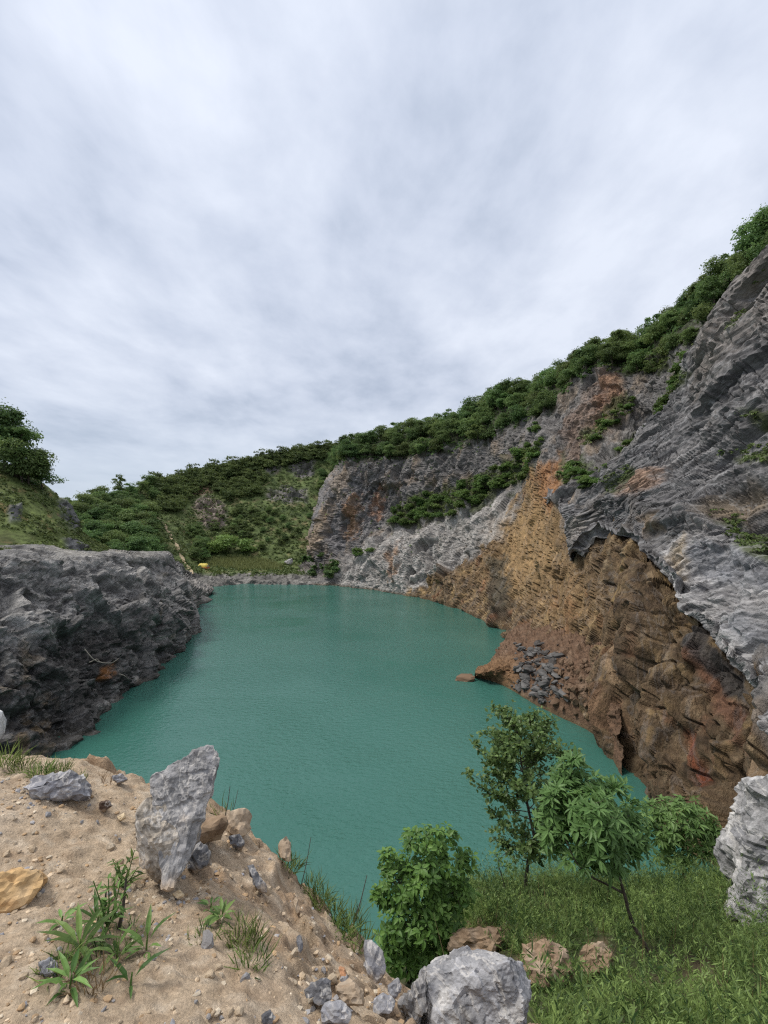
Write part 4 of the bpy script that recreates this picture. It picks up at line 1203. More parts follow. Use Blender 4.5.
for i, (x, y) in enumerate(rand_in_poly([(556, 660), (592, 660), (600, 720), (570, 712), (545, 700)], 70)):
    p, n = ST_.at(x, y); s = 0.15 + 0.4 * random.random() ** 2
    o = link('talus_stone', rubb[i % 4], label='reddish brown stone on the talus slope right of the rubble heap', cat='stone', group='brown stones on the talus slope', loc=p + np.array([0, 0, s * .2]))
    o.scale = (s, s, s); o.rotation_euler = (random.random() * 6, random.random() * 6, random.random() * 6)
sp = ST_.at(470, 672)[0]
o = link('stone', rubb[0], label='tan stone at the very tip of the spit in the lake', cat='stone', loc=(float(W(468, 673, 69.5)[0]), 69.5, 0.15)); o.scale = (1.5, 0.9, 0.7)

# pebbles a few centimetres across, lying about as single stones
PS = [((0.42, 0.33, 0.23), (0.52, 0.44, 0.33), (0.3, 0.22, 0.14)), ((0.27, 0.265, 0.27), (0.40, 0.38, 0.36), (0.16, 0.158, 0.16)), ((0.48, 0.40, 0.30), (0.58, 0.52, 0.42), (0.36, 0.28, 0.2))]
peb = stone_variants(9, 2, PS, 260, M['ochre'], 'pebble')
sand_poly = [(0, 782), (100, 790), (140, 800), (150, 850), (200, 880), (230, 850), (290, 880), (350, 950), (400, 1000), (410, 1024), (0, 1024)]
for i, (x, y) in enumerate(rand_in_poly(sand_poly, 110)):
    p = gat(x, y); s = (0.006 + 0.013 * random.random() ** 3) * (0.7 + 0.3 * p[1])
    kk = (0, 2, 1, 0, 2)[i % 5]
    lab = ['tan pebble lying loose on the sandy mound', 'grey pebble lying loose on the sandy mound', 'cream pebble lying loose on the sandy mound'][kk]
    o = link('pebble', peb[kk + 3 * (i % 3) if (kk + 3 * ((i // 3) % 3)) > 8 else kk + 3 * ((i // 3) % 3)], label=lab, cat='pebble', group=['tan', 'grey', 'cream'][kk] + ' pebbles on the sandy mound', loc=p + np.array([0, 0, s * 0.15]))
    o.scale = (s, s, s); o.rotation_euler = (random.random() * 6, random.random() * 6, random.random() * 6)


def gravel():
    n = 46000
    V0, F0 = ICO[1]
    U, Fi = V0, F0
    base = [U * RNG.uniform(0.6, 1.1, (len(U), 1)) * np.array([1, .8, .6]) for _ in range(12)]
    pts = rand_in_poly(sand_poly, n)
    # even on the ground rather than in the picture: drop the far ones less
    d2 = [((_hx - x) ** 2 + (_hy - y) ** 2) for x, y in pts[:0]]
    x = RNG.uniform(-4.3, 0.9, n); y = RNG.uniform(1.0, 5.0, n)
    z = gz_arr(x, y)
    qx, qy, qY = proj(np.stack([x, y, z], -1))
    dens = sstep(fbm(np.stack([x, y, 0 * x], -1) / 0.5, 3, 151), -0.15, 0.4) * 0.92 + 0.08
    m = (polymask(qx, qy, [(-60, 776), (100, 782), (150, 795), (230, 825), (290, 872), (350, 940), (400, 992), (430, 1060), (-60, 1060)], 4) > 0.5) & (RNG.random(n) < dens)
    x, y, z = x[m], y[m], z[m]
    s = (0.0034 + 0.016 * RNG.random(len(x)) ** 4) * (.8 + .12 * y)
    Vs, Fs, Cs = [], [], []
    pal = np.array([[0.47, 0.37, 0.26], [0.36, 0.25, 0.15], [0.55, 0.47, 0.36], [0.30, 0.29, 0.29], [0.24, 0.24, 0.26], [0.42, 0.29, 0.17]])
    ang = RNG.random(len(x)) * 6.28
    for i in range(len(x)):
        b = base[i % 12]; c, sn = math.cos(ang[i]), math.sin(ang[i])
        v = np.stack([b[:, 0] * c - b[:, 1] * sn, b[:, 0] * sn + b[:, 1] * c, b[:, 2]], 1) * s[i]
        Vs.append(v + [x[i], y[i], z[i] + s[i] * 0.2]); Fs.append(Fi + i * len(U))
    Cs = np.repeat(pal[RNG.choice(6, len(x), p=[.3, .25, .15, .1, .08, .12])] * RNG.uniform(.75, 1.15, (len(x), 1)), len(U), 0)
    me = mesh_arrays('gravel', np.concatenate(Vs), np.concatenate(Fs), np.clip(Cs, 0.01, 0.7))
    link('gravel', me, M['ochre'], kind='stuff', label='fine tan and grey gravel strewn over the sandy mound')


gravel()

# ------------------------------------------------------------------ vegetation helpers
def tube(pts, rad, sides=6):
    pts = np.asarray(pts, float); n = len(pts)
    T = np.gradient(pts, axis=0); T /= np.linalg.norm(T, axis=1)[:, None] + 1e-9
    ref = np.where(np.abs(T[:, 2:3]) > 0.9, np.array([[1.0, 0, 0]]), np.array([[0, 0, 1.0]]))
    A = np.cross(T, ref); A /= np.linalg.norm(A, axis=1)[:, None] + 1e-9
    B = np.cross(T, A)
    a = np.linspace(0, 2 * math.pi, sides, endpoint=False)
    R = np.asarray(rad, float)[:, None, None]
    V = pts[:, None] + R * (np.cos(a)[None, :, None] * A[:, None] + np.sin(a)[None, :, None] * B[:, None])
    Fc = []
    for i in range(n - 1):
        for k in range(sides):
            k2 = (k + 1) % sides
            Fc.append([i * sides + k, i * sides + k2, (i + 1) * sides + k2, (i + 1) * sides + k])
    return V.reshape(-1, 3), np.array(Fc)


class Bag:
    def __init__(self): self.V, self.F, self.C, self.n = [], [], [], 0

    def add(self, V, Fc, C=None):
        V = np.asarray(V).reshape(-1, 3)
        self.V.append(V); self.F.append(np.asarray(Fc) + self.n)
        self.C.append(np.tile([0.5, 0.5, 0.5], (len(V), 1)) if C is None else C); self.n += len(V)

    def mesh(self, name, smooth=False):
        return mesh_arrays(name, np.concatenate(self.V), np.concatenate(self.F), np.concatenate(self.C), smooth=smooth)


def unit(v):
    return v / (np.linalg.norm(v, axis=-1, keepdims=True) + 1e-9)


def leaf_arrays(pos, d, up, L, Wd, droop=0.15, fold=0.12, tint=None):
    """oval leaves with a folded midrib"""
    pos, d, up = np.asarray(pos, float), unit(np.asarray(d, float)), np.asarray(up, float)
    n = len(pos); L = np.broadcast_to(L, (n,))[:, None]; Wd = np.broadcast_to(Wd, (n,))[:, None]
    s = unit(np.cross(d, up)); u = np.cross(s, d)
    def at(a, w, h): return pos + d * L * a + s * Wd * w + u * L * h
    f = fold
    V = np.stack([pos, at(.28, -.42, f - droop * .08), at(.30, 0, -droop * .08), at(.28, .42, f - droop * .08), at(.62, -.38, f - droop * .38), at(.65, 0, -droop * .42), at(.62, .38, f - droop * .38), at(1, 0, -droop)], 1)
    T = np.array([[0, 2, 1], [0, 3, 2], [1, 2, 5], [1, 5, 4], [2, 3, 6], [2, 6, 5], [4, 5, 7], [5, 6, 7]])
    Fc = (np.arange(n)[:, None, None] * 8 + T[None]).reshape(-1, 3)
    if tint is None: tint = RNG.random(n)
    C = np.repeat(np.broadcast_to(np.asarray(tint)[:, None], (n, 3)), 8, 0)
    return V.reshape(-1, 3), Fc, C


def card_arrays(pos, nrm, size, tint, up_bias=0.0):
    """diamond leaf clumps: two triangles each"""
    n = len(pos)
    r = unit(RNG.normal(size=(n, 3)))
    a = unit(np.cross(nrm, r)); b = np.cross(nrm, a)
    s = np.asarray(size)[:, None]
    k = nrm * s * 0.18
    V = np.stack([pos - a * s * .6, pos - b * s * .36 + k, pos + a * s * .6, pos + b * s * .36 + k], 1)
    Fc = (np.arange(n)[:, None] * 4 + np.arange(4)[None])
    C = np.repeat(np.broadcast_to(np.asarray(tint)[:, None], (n, 3)), 4, 0)
    return V.reshape(-1, 3), Fc, C


def crown_mesh(name, seed, n, card, lobes=8, w=0.42, zc=0.6, zh=0.36, mat=None, flat=1.0):
    """crown of unit height: leaf clumps spread over uneven lobes"""
    rs = np.random.default_rng(seed)
    P, N, T = [], [], []
    cent, rad, tl = [], [], []
    for i in range(lobes):
        a = rs.random() * 6.28; r = w * 0.62 * math.sqrt(rs.random()); h = zc + zh * rs.uniform(-.75, .72)
        cent.append([r * math.cos(a), r * math.sin(a), h]); rad.append(rs.uniform(.10, .25) * (w / .42) * (9 / max(9, lobes)) ** .25); tl.append(rs.uniform(0.1, 0.9))
    per = n // lobes
    for c, R, t in zip(cent, rad, tl):
        d = unit(rs.normal(size=(per, 3))); d[:, 2] = np.where(d[:, 2] < -0.3, -d[:, 2] * .6, d[:, 2]); d = unit(d)
        bump = 1 + 0.28 * perlin(d * 2.6 + seed + c[0] * 9, seed)
        rr = R * bump * (0.6 + 0.45 * rs.random(per) ** 0.5) * np.where(rs.random(per) < .18, rs.uniform(1.05, 1.55, per), 1)
        P.append(np.array(c) + d * rr[:, None] * [1, 1, .82 * flat]); N.append(unit(d * 0.8 + rs.normal(size=(per, 3)) * 0.5 + [0, 0, 0.35])); T.append(np.clip(t * 0.6 + 0.4 * rs.random(per), 0, 1))
    P, N, T = map(np.concatenate, (P, N, T))
    sz = card * rs.uniform(0.6, 1.35, len(P))
    V, Fc, C = card_arrays(P, N, sz, T)
    me = mesh_arrays(name, V, Fc, C)
    me.materials.append(mat)
    return me, np.array(cent)


def trunk_mesh(name, cent, seed, r=0.022):
    rs = np.random.default_rng(seed)
    b = Bag()
    top = np.array([0.02, 0.01, 0.72])
    pts = np.array([[0, 0, -0.06], [0.01, 0, 0.18], [0.025 * rs.normal(), 0.02 * rs.normal(), 0.42], top])
    V, Fc = tube(pts, [r * 1.25, r, r * .75, r * .3], 6); b.add(V, Fc)
    for c in cent[:6]:
        h = rs.uniform(0.22, 0.45); s = np.array([0.01, 0, h])
        V, Fc = tube([s, (s + c) / 2 + [0, 0, -0.03], c], [r * .55, r * .4, r * .15], 5); b.add(V, Fc)
    me = b.mesh(name, True); me.materials.append(M['bark'])
    return me


TREES = {}
def tree_kind(kind, n_var, mat, **kw):
    TREES[kind] = []
    for i in range(n_var):
        cm, cent = crown_mesh('crown', hash_seed(kind, i), mat=mat, **kw)
        TREES[kind].append((cm, trunk_mesh('trunk', cent, i + 5)))


def hash_seed(k, i):
    return sum(ord(c) for c in k) * 7 + i * 13


tree_kind('broadleaf', 7, M['far_leaf'], n=2800, card=0.052, lobes=16, w=0.50, zc=0.58, zh=0.44)
tree_kind('slender', 3, M['far_leaf'], n=2000, card=0.05, lobes=14, w=0.34, zc=0.58, zh=0.50)
tree_kind('big', 3, M['far_leaf'], n=4200, card=0.045, lobes=15, w=0.52, zc=0.58, zh=0.46)
SHRUB = [crown_mesh('foliage', 500 + i, 700, 0.12, 6, 0.55, 0.30, 0.30, M['mid_leaf'])[0] for i in range(5)]
SHRUBD = [crown_mesh('foliage', 520 + i, 700, 0.12, 6, 0.55, 0.30, 0.30, M['far_leaf'])[0] for i in range(3)]
WILLOW = [crown_mesh('foliage', 540 + i, 1400, 0.085, 9, 0.55, 0.34, 0.34, M['willow'])[0] for i in range(2)]


def put_tree(kind, p, h, label, group, name='tree', wide=1.0, i=None):
    var = TREES[kind][random.randrange(len(TREES[kind])) if i is None else i % len(TREES[kind])]
    r = bpy.data.objects.new(name, None); COL.objects.link(r)
    r.location = p; r.rotation_euler = (0, 0, random.random() * 6.28); r.scale = (h * wide, h * wide, h)
    r.empty_display_size = 0.2
    r['label'] = label; r['category'] = 'tree'
    if group: r['group'] = group
    link('crown', var[0], parent=r); link('trunk', var[1], parent=r)
    return r


def put_shrub(meshes, p, s, label, group, name='shrub', hz=1.0):
    o = link(name, random.choice(meshes), label=label, cat='shrub', group=group, loc=p)
    o.scale = (s, s, s * hz); o.rotation_euler = (0, 0, random.random() * 6.28)
    return o


# ------------------------------------------------------------------ trees along the cliff rim
tv_row = lambda S, r: int(np.argmin(np.abs(S.tv - r)))
r9, r11 = tv_row(SA, 9.08), tv_row(SA, 10.35)
placed = []
tries = 0
while len(placed) < 165 and tries < 20000:
    tries += 1
    i = random.randrange(SA.nu); j = int(r9 + (r11 - r9) * random.random() ** 1.15)
    x = SA.ppx[i, j]
    if x < 326 or x > 800: continue
    p = SA.P[i, j]
    mind = 2.5 + 0.009 * p[1]
    if any((p[0] - q[0]) ** 2 + (p[1] - q[1]) ** 2 < mind ** 2 for q in placed): continue
    if random.random() > (0.35 if x < 480 else 1.0) * (1.0 if x < 660 else 0.8): continue
    placed.append(p)
    h = random.uniform(6.0, 9.0) if x < 520 else random.uniform(4.4, 6.6) if x < 640 else random.uniform(3.4, 5.4)
    lab = 'dark green broadleaf tree in the belt along the rim of the back cliff' if x < 500 else 'dark green broadleaf tree in the belt climbing along the right cliff rim'
    put_tree('broadleaf', p - np.array([0, 0, 0.3]), h, lab, 'trees along the back cliff rim' if x < 500 else 'trees along the right cliff rim', wide=1.15)
for x, y, h, k, lab in [(620, 356, 7.0, 'slender', 'slender tree standing above the others on the cliff rim'), (655, 338, 6.5, 'broadleaf', 'round tree on the rim left of the layered slab'),
                        (693, 306, 5.5, 'slender', 'small tree silhouetted on the rim above the slab'), (708, 296, 5.0, 'broadleaf', 'loose tree beside the top edge of the slab'),
                        (757, 262, 8.0, 'big', 'largest tree at the top right on the cliff rim'), (742, 276, 4.6, 'broadleaf', 'low tree just left of the largest rim tree'), (775, 245, 7.0, 'big', 'leafy tree behind the largest rim tree')]:
    put_tree(k, SA.at(x, y)[0] - np.array([0, 0, 0.2]), h, lab, None)

# shrubs on ledges and in the gully
for poly, n, s0, s1, lab, grp, sheet, ms in [
    (LEDGE1, 60, 2.6, 5.0, 'green shrub on the sloping ledge of the back cliff', 'shrubs on the back cliff ledge', SA, SHRUB),
    (LEDGE2, 26, 2.2, 4.2, 'green shrub at the top of the ledge below the rim trees', 'shrubs at the top of the ledge', SA, SHRUB),
    (GULLY1, 44, 1.3, 3.0, 'bright green shrub in the gully above the leaning slab', 'shrubs in the gully above the slab', SA, SHRUB),
    (GULLY2, 18, 1.2, 2.4, 'green shrub on the buttress beside the gully', 'shrubs on the buttress', SA, SHRUB),
    (GULLY3, 44, 1.4, 3.0, 'green shrub along the upper edge of the leaning slab', 'shrubs along the slab edge', SA, SHRUB),
    ([(296, 556), (318, 553), (334, 562), (342, 572), (320, 579), (300, 572)], 22, 2.5, 5.0, 'dark green shrub on the shore at the foot of the back cliff', 'shrubs at the foot of the back cliff', SA, SHRUBD),
    ([(352, 552), (366, 548), (368, 556), (354, 560)], 4, 2.5, 4.0, 'small shrub at the foot of the back cliff face', 'shrubs below the back cliff face', SA, SHRUB),
    ([(530, 420), (540, 425), (538, 450), (525, 445)], 8, 1.5, 3.0, 'green shrub clinging to the buttress below the trees', 'shrubs clinging to the buttress', SA, SHRUB),
]:
    for x, y in rand_in_poly(poly, n):
        p, nn = sheet.at(x, y)
        put_shrub(ms, p - np.array([0, 0, 0.15]), random.uniform(s0, s1), lab, grp, hz=random.uniform(0.7, 1.0))


def scrub(name, sheet, polys, n, size, card, mat, label, per=9, hz=0.6, thr=-9, seed=0):
    """low growth nobody could count: one object"""
    P, T, S = [], [], []
    X = sheet.P.reshape(-1, 3); qx, qy = sheet.ppx.ravel(), sheet.ppy.ravel()
    m = np.zeros(len(qx))
    nz = fbm(X / 6, 3, 160 + seed)
    for pl in polys: m = np.maximum(m, polymask(qx + 5 * nz, qy + 3 * nz, pl, 2))
    idx = np.where((m > 0.5) & (nz > thr))[0]
    # even in space: weight by cell area
    gu = np.gradient(sheet.P, axis=0); gv = np.gradient(sheet.P, axis=1)
    area = np.linalg.norm(np.cross(gu, gv), axis=-1).ravel()[idx]
    pick = RNG.choice(idx, n, p=area / area.sum())
    c = X[pick] + RNG.normal(size=(n, 3)) * [size, size, 0] * 0.4
    s = size * RNG.uniform(.4, 1.3, n); t = RNG.random(n)
    d = unit(RNG.normal(size=(n, per, 3))); d[..., 2] = np.abs(d[..., 2])
    pos = c[:, None] + d * (s[:, None, None] * [1, 1, hz]) * RNG.uniform(.4, 1, (n, per, 1))
    nr = unit(d + RNG.normal(size=d.shape) * .4 + [0, 0, .4])
    tt = np.clip(t[:, None] * .6 + .4 * RNG.random((n, per)), 0, 1)
    V, Fc, C = card_arrays(pos.reshape(-1, 3), nr.reshape(-1, 3), (card * RNG.uniform(.6, 1.4, (n, per))).ravel(), tt.ravel())
    me = mesh_arrays(name, V, Fc, C)
    return link(name, me, mat, kind='stuff', label=label)


scrub('ledge_grass', SB, GREEN_B, 900, 0.35, 0.26, M['scrub'], 'grass and moss patches on the ledges of the leaning slab')
scrub('gully_grass', SA, [GULLY1, GULLY2, GULLY3, LEDGE1, LEDGE2, [(596, 360), (650, 350), (690, 330), (700, 345), (660, 372), (600, 372)]], 1500, 0.7, 0.5, M['scrub'], 'low green growth on the cliff ledges and in the gully')
scrub('rim_undergrowth', SA, [[(325, 466), (400, 459), (450, 453), (483, 442), (518, 428), (550, 406), (600, 368), (650, 365), (690, 336), (740, 298), (800, 220), (780, 200), (690, 300), (600, 345), (550, 380), (480, 420), (400, 440), (330, 450)]], 2600, 1.0, 0.7, M['far_leaf'], 'dense undergrowth beneath the trees on the cliff rim')
scrub('hill_grass', SE, [[(-100, 400), (0, 455), (45, 480), (62, 503), (112, 552), (-100, 560)]], 5500, 0.45, 0.32, M['scrub'], 'rough grass and low scrub on the left hillside', thr=-0.12)
scrub('cliff_tufts', SA, [[(300, 470), (530, 440), (530, 500), (400, 560), (320, 580)]], 160, 0.6, 0.5, M['mid_leaf'], 'green tufts rooted in cracks of the back cliff', thr=0.05)

# left hill trees
for x, y, h, k, w, lab in [(6, 466, 11.6, 'big', .95, 'tall dark tree on the crest of the left hill'), (24, 480, 8.0, 'big', 1.1, 'broad dark tree just right of the tallest on the left hill'),
                           (30, 482, 7.5, 'broadleaf', 1.1, 'round dark tree behind the broad tree on the left hill'), (18, 474, 9.6, 'slender', 1.3, 'dense tree between the two tallest on the left hill'),
                           (43, 488, 6.4, 'broadleaf', 1.1, 'small spreading tree at the end of the left hill crest'), (-12, 462, 10, 'big', 1.1, 'dark tree at the left edge on the hill crest'),
]:
    put_tree(k, SE.at(x, y)[0] - np.array([0, 0, .3]), h, lab, None, wide=w)

# far hill woods
def plant_far(poly, n, h0, h1, lab, grp, dmin, kind='broadleaf', wide=1.2):
    got = []; tr = 0
    while len(got) < n and tr < n * 40:
        tr += 1
        x, y = rand_in_poly(poly, 1)[0]
        p = SF.at(x, y)[0]
        if any((p[0] - q[0]) ** 2 + (p[1] - q[1]) ** 2 + (p[2] - q[2]) ** 2 < dmin ** 2 for q in got): continue
        got.append(p)
        put_tree(kind, p - np.array([0, 0, .4]), random.uniform(h0, h1), lab, grp, wide=wide)


plant_far([(62, 512), (85, 503), (112, 498), (150, 480), (160, 492), (152, 515), (158, 535), (164, 560), (100, 562), (66, 545)], 75, 6.5, 10.5, 'dark bushy tree in the wood beyond the left bluff', 'trees of the wood beyond the left bluff', 4.2)
plant_far([(192, 535), (197, 527), (206, 545), (206, 560), (196, 560)], 12, 5, 8, 'dark tree between the footpath and the pale willows', 'trees right of the footpath', 3.0)
plant_far([(230, 505), (285, 512), (320, 512), (296, 545), (262, 548), (232, 535)], 22, 2.5, 5, 'low tree scattered on the lower far hill', 'trees scattered on the lower far hill', 4.0, wide=1.3)
plant_far([(318, 490), (328, 470), (335, 455), (345, 452), (335, 500), (322, 505)], 12, 5, 8, 'tree beside the left end of the back cliff', 'trees beside the back cliff', 4)


def far_wood():
    """the closed canopy of the far hill, which reads as one mass"""
    cm, cent = crown_mesh('canopy', 611, 600, 0.10, 12, 0.5, .55, .44, M['far_leaf'])
    n = len(cm.vertices); V0 = np.empty(n * 3, F32); cm.vertices.foreach_get('co', V0); V0 = V0.reshape(-1, 3)
    C0 = np.empty(n * 4, F32); cm.color_attributes['Col'].data.foreach_get('color', C0); C0 = C0.reshape(-1, 4)[:, :3]
    bpy.data.meshes.remove(cm)
    Vs, Cs = [], []; got = []
    for poly, k, h0, h1, dm in [([(154, 484), (200, 471), (250, 460), (297, 451), (340, 445), (345, 454), (300, 462), (250, 472), (200, 488), (156, 502)], 150, 5.5, 9.0, 3.6),
                            ([(156, 496), (230, 482), (262, 472), (262, 492), (228, 500), (212, 486), (192, 492), (178, 512), (160, 508)], 60, 4.5, 8, 4.2),
                            ([(212, 530), (230, 505), (262, 508), (262, 520), (240, 545), (215, 545)], 26, 3, 6, 4)]:
        tr = 0; m = 0
        while m < k and tr < 4000:
            tr += 1
            x, y = rand_in_poly(poly, 1)[0]; p = SF.at(x, y)[0]
            if any(((p - q) ** 2).sum() < dm * dm for q in got): continue
            got.append(p); m += 1
            h = random.uniform(h0, h1); a = random.random() * 6.28; c, sn = math.cos(a), math.sin(a)
            v = V0 * [1.15, 1.15, 1] * h
            Vs.append(np.stack([v[:, 0] * c - v[:, 1] * sn, v[:, 0] * sn + v[:, 1] * c, v[:, 2]], 1) + p - [0, 0, .6]); Cs.append(np.clip(C0 * .7 + random.uniform(-.1, .35), 0, 1))
    V = np.concatenate(Vs)
    link('far_wood', mesh_arrays('far_wood', V, np.arange(len(V)).reshape(-1, 4), np.concatenate(Cs)), M['far_leaf'], kind='stuff', label='closed dark green wood covering the upper far hill')


far_wood()
put_tree('slender', SF.at(120, 493)[0], 11, 'lone taller tree on the ridge of the left wood', None, wide=1.1)
scrub('hill_scrub', SF, [[(60, 512), (110, 495), (160, 478), (200, 468), (250, 456), (340, 442), (345, 560), (320, 575), (215, 576), (180, 570), (60, 570)]], 10500, 1.4, 0.9, M['scrub'], 'low scrub and grass covering the far hill', per=8, thr=-0.45)
for x, y, s, lab in [(213, 551, 9.0, 'smaller pale green willow bush left of the largest one by the far shore'), (226, 549, 12.0, 'large pale green willow bush in the middle of the far shore meadow'), (247, 550, 10.0, 'pale green willow bush at the right end of the meadow'), ]:
    put_shrub(WILLOW, SF.at(x, y)[0], s, lab, None, 'willow_bush', 0.95)


def reeds():
    n = 5000
    X = SF.P.reshape(-1, 3); qx, qy = SF.ppx.ravel(), SF.ppy.ravel()
    idx = np.where(polymask(qx, qy, [(206, 566), (212, 558), (235, 556), (265, 560), (282, 566), (278, 570), (240, 570)], 1) > .5)[0]
    p = X[RNG.choice(idx, n)] + RNG.normal(size=(n, 3)) * [1.2, 1.2, 0]
    h = RNG.uniform(.8, 1.7, n); a = RNG.random(n) * 6.28
    s = np.stack([np.cos(a), np.sin(a), 0 * a], 1) * 0.16
    le = RNG.normal(size=(n, 3)) * [.25, .25, 0]
    V = np.stack([p - s, p + s, p + s * .5 + le + [0, 0, 1] * h[:, None], p - s * .5 + le + [0, 0, 1] * h[:, None]], 1)
    t = RNG.random(n)
    me = mesh_arrays('reeds', V, np.arange(n)[:, None] * 4 + np.arange(4), np.repeat(np.stack([t] * 3, 1), 4, 0))
    link('reeds', me, M['grass_far'], kind='stuff', label='strip of tall olive green reeds on the far shore meadow')


M['grass_far'] = leaf_mat('reed_blade', (0.13, 0.165, 0.06), (0.23, 0.27, 0.11), 0.25)
reeds()

# yellow tent, pale hollow rock on the far shore
def tent():
    p = SF.at(203, 565)[0]
    r = bpy.data.objects.new('tent', None); COL.objects.link(r); r.location = p; r.rotation_euler = (0, 0, math.radians(-12))
    r['label'] = 'small yellow tent with an orange base on the far shore meadow'; r['category'] = 'tent'
    def plain(name, c):
        m, nt, ns, L = mat_new(name); o = ns.new('ShaderNodeOutputMaterial'); b = ns.new('ShaderNodeBsdfPrincipled'); L.new(b.outputs[0], o.inputs[0])
        tc = ns.new('ShaderNodeTexCoord'); n = ns.new('ShaderNodeTexNoise'); n.inputs['Scale'].default_value = 2.0; L.new(tc.outputs['Object'], n.inputs['Vector'])
        cr = ns.new('ShaderNodeValToRGB'); cr.color_ramp.elements[0].color = (*[k * .8 for k in c], 1); cr.color_ramp.elements[1].color = (*[min(1, k * 1.15) for k in c], 1)
        L.new(n.outputs['Fac'], cr.inputs[0]); L.new(cr.outputs[0], b.inputs['Base Color']); b.inputs['Roughness'].default_value = .7
        return m
    a = np.linspace(0, math.pi, 15); xs = np.linspace(-2.2, 2.2, 11)
    V = np.array([[x, math.cos(t) * 1.3 * k, 0.35 + math.sin(t) * 1.75 * k] for x, k in zip(xs, [.7, .92, 1, .97, .95, 1, .95, .97, 1, .9, .65]) for t in a])
    link('canopy', mesh_arrays('canopy', V, grid_faces(11, 15)), plain('yellow_fabric', (0.62, 0.50, 0.10)), r)
    V = np.array([[x, y, z] for x in (-2.3, 2.3) for y in (-1.4, 1.4) for z in (-0.3, 0.42)])
    link('base', mesh_arrays('base', V, [[0, 1, 3, 2], [4, 6, 7, 5], [0, 4, 5, 1], [2, 3, 7, 6], [1, 5, 7, 3], [0, 2, 6, 4]]), plain('orange_fabric', (0.5, 0.16, 0.07)), r)
    V = np.array([[2.12, math.cos(t) * .75, 0.40 + math.sin(t) * 1.05] for t in a] + [[2.19, math.cos(t) * .75, 0.40 + math.sin(t) * 1.05] for t in a])
    link('door', mesh_arrays('door', V, [[i, i + 1, i + 16, i + 15] for i in range(14)] + [[15, 15 + i, 15 + i + 1, 15 + i + 1] for i in range(1, 14)][:0] + [[15 + i, 15 + i + 1, 29 - i - 1, 29 - i] for i in range(7)]), plain('pale_panel', (0.55, 0.42, 0.35)), r)


tent()
Yh = float(SF.at(290, 562)[0][1])
stone_from_outline('hollow_rock', [(284, 562), (287, 560), (292, 558), (293, 561), (292, 564), (288, 564)], Yh, 2.0, 'pale rock with a dark shaded hollow on the far shore', M['stone'], 'rock', base=(0.4, 0.39, 0.38), light=(.55, .54, .53), dark=(.1, .1, .1), sub=3, seed=77)

# ------------------------------------------------------------------ near trees and bushes
def empty_thing(name, loc, label, cat, group=None):
    r = bpy.data.objects.new(name, None); COL.objects.link(r); r.location = loc; r.empty_display_size = .2
    r['label'] = label; r['category'] = cat
    if group: r['group'] = group
    return r


def rosettes(bag, pts, outd, nl, L, Wd, droop, rs, spread=1.0, tint=None):
    for i, (p, o) in enumerate(zip(pts, outd)):
        k = rs.integers(nl[0], nl[1] + 1)
        o = unit(np.asarray(o, float)); ref = np.array([0, 0, 1.0]) if abs(o[2]) < .9 else np.array([1.0, 0, 0])
        a = unit(np.cross(o, ref)); b = np.cross(o, a)
        th = np.arange(k) * (6.283 / k) + rs.random() * 6 + rs.normal(size=k) * .25
        fl = rs.uniform(.05, .45, k)
        d = (np.cos(th)[:, None] * a + np.sin(th)[:, None] * b) * spread + o * fl[:, None]
        l = L * rs.uniform(.45, 1.25, k)
        t = np.clip((rs.random() if tint is None else tint[i]) * .6 + .4 * rs.random(k), 0, 1)
        up = np.tile(o + [0, 0, .5], (k, 1))
        V, Fc, C = leaf_arrays(np.tile(p, (k, 1)) + d * 0.02, d, up, l, l * Wd, droop, .06, t)
        bag.add(V, Fc, C)


def branch_pts(a, b, n=5, sag=0.0, wob=0.04, rs=RNG):
    t = np.linspace(0, 1, n)[:, None]
    L = np.linalg.norm(b - a)
    return a + (b - a) * t + np.array([0, 0, 1]) * (sag * L * (t * (1 - t)) * 4) + rs.normal(size=(n, 3)) * wob * L * np.sin(t * math.pi)


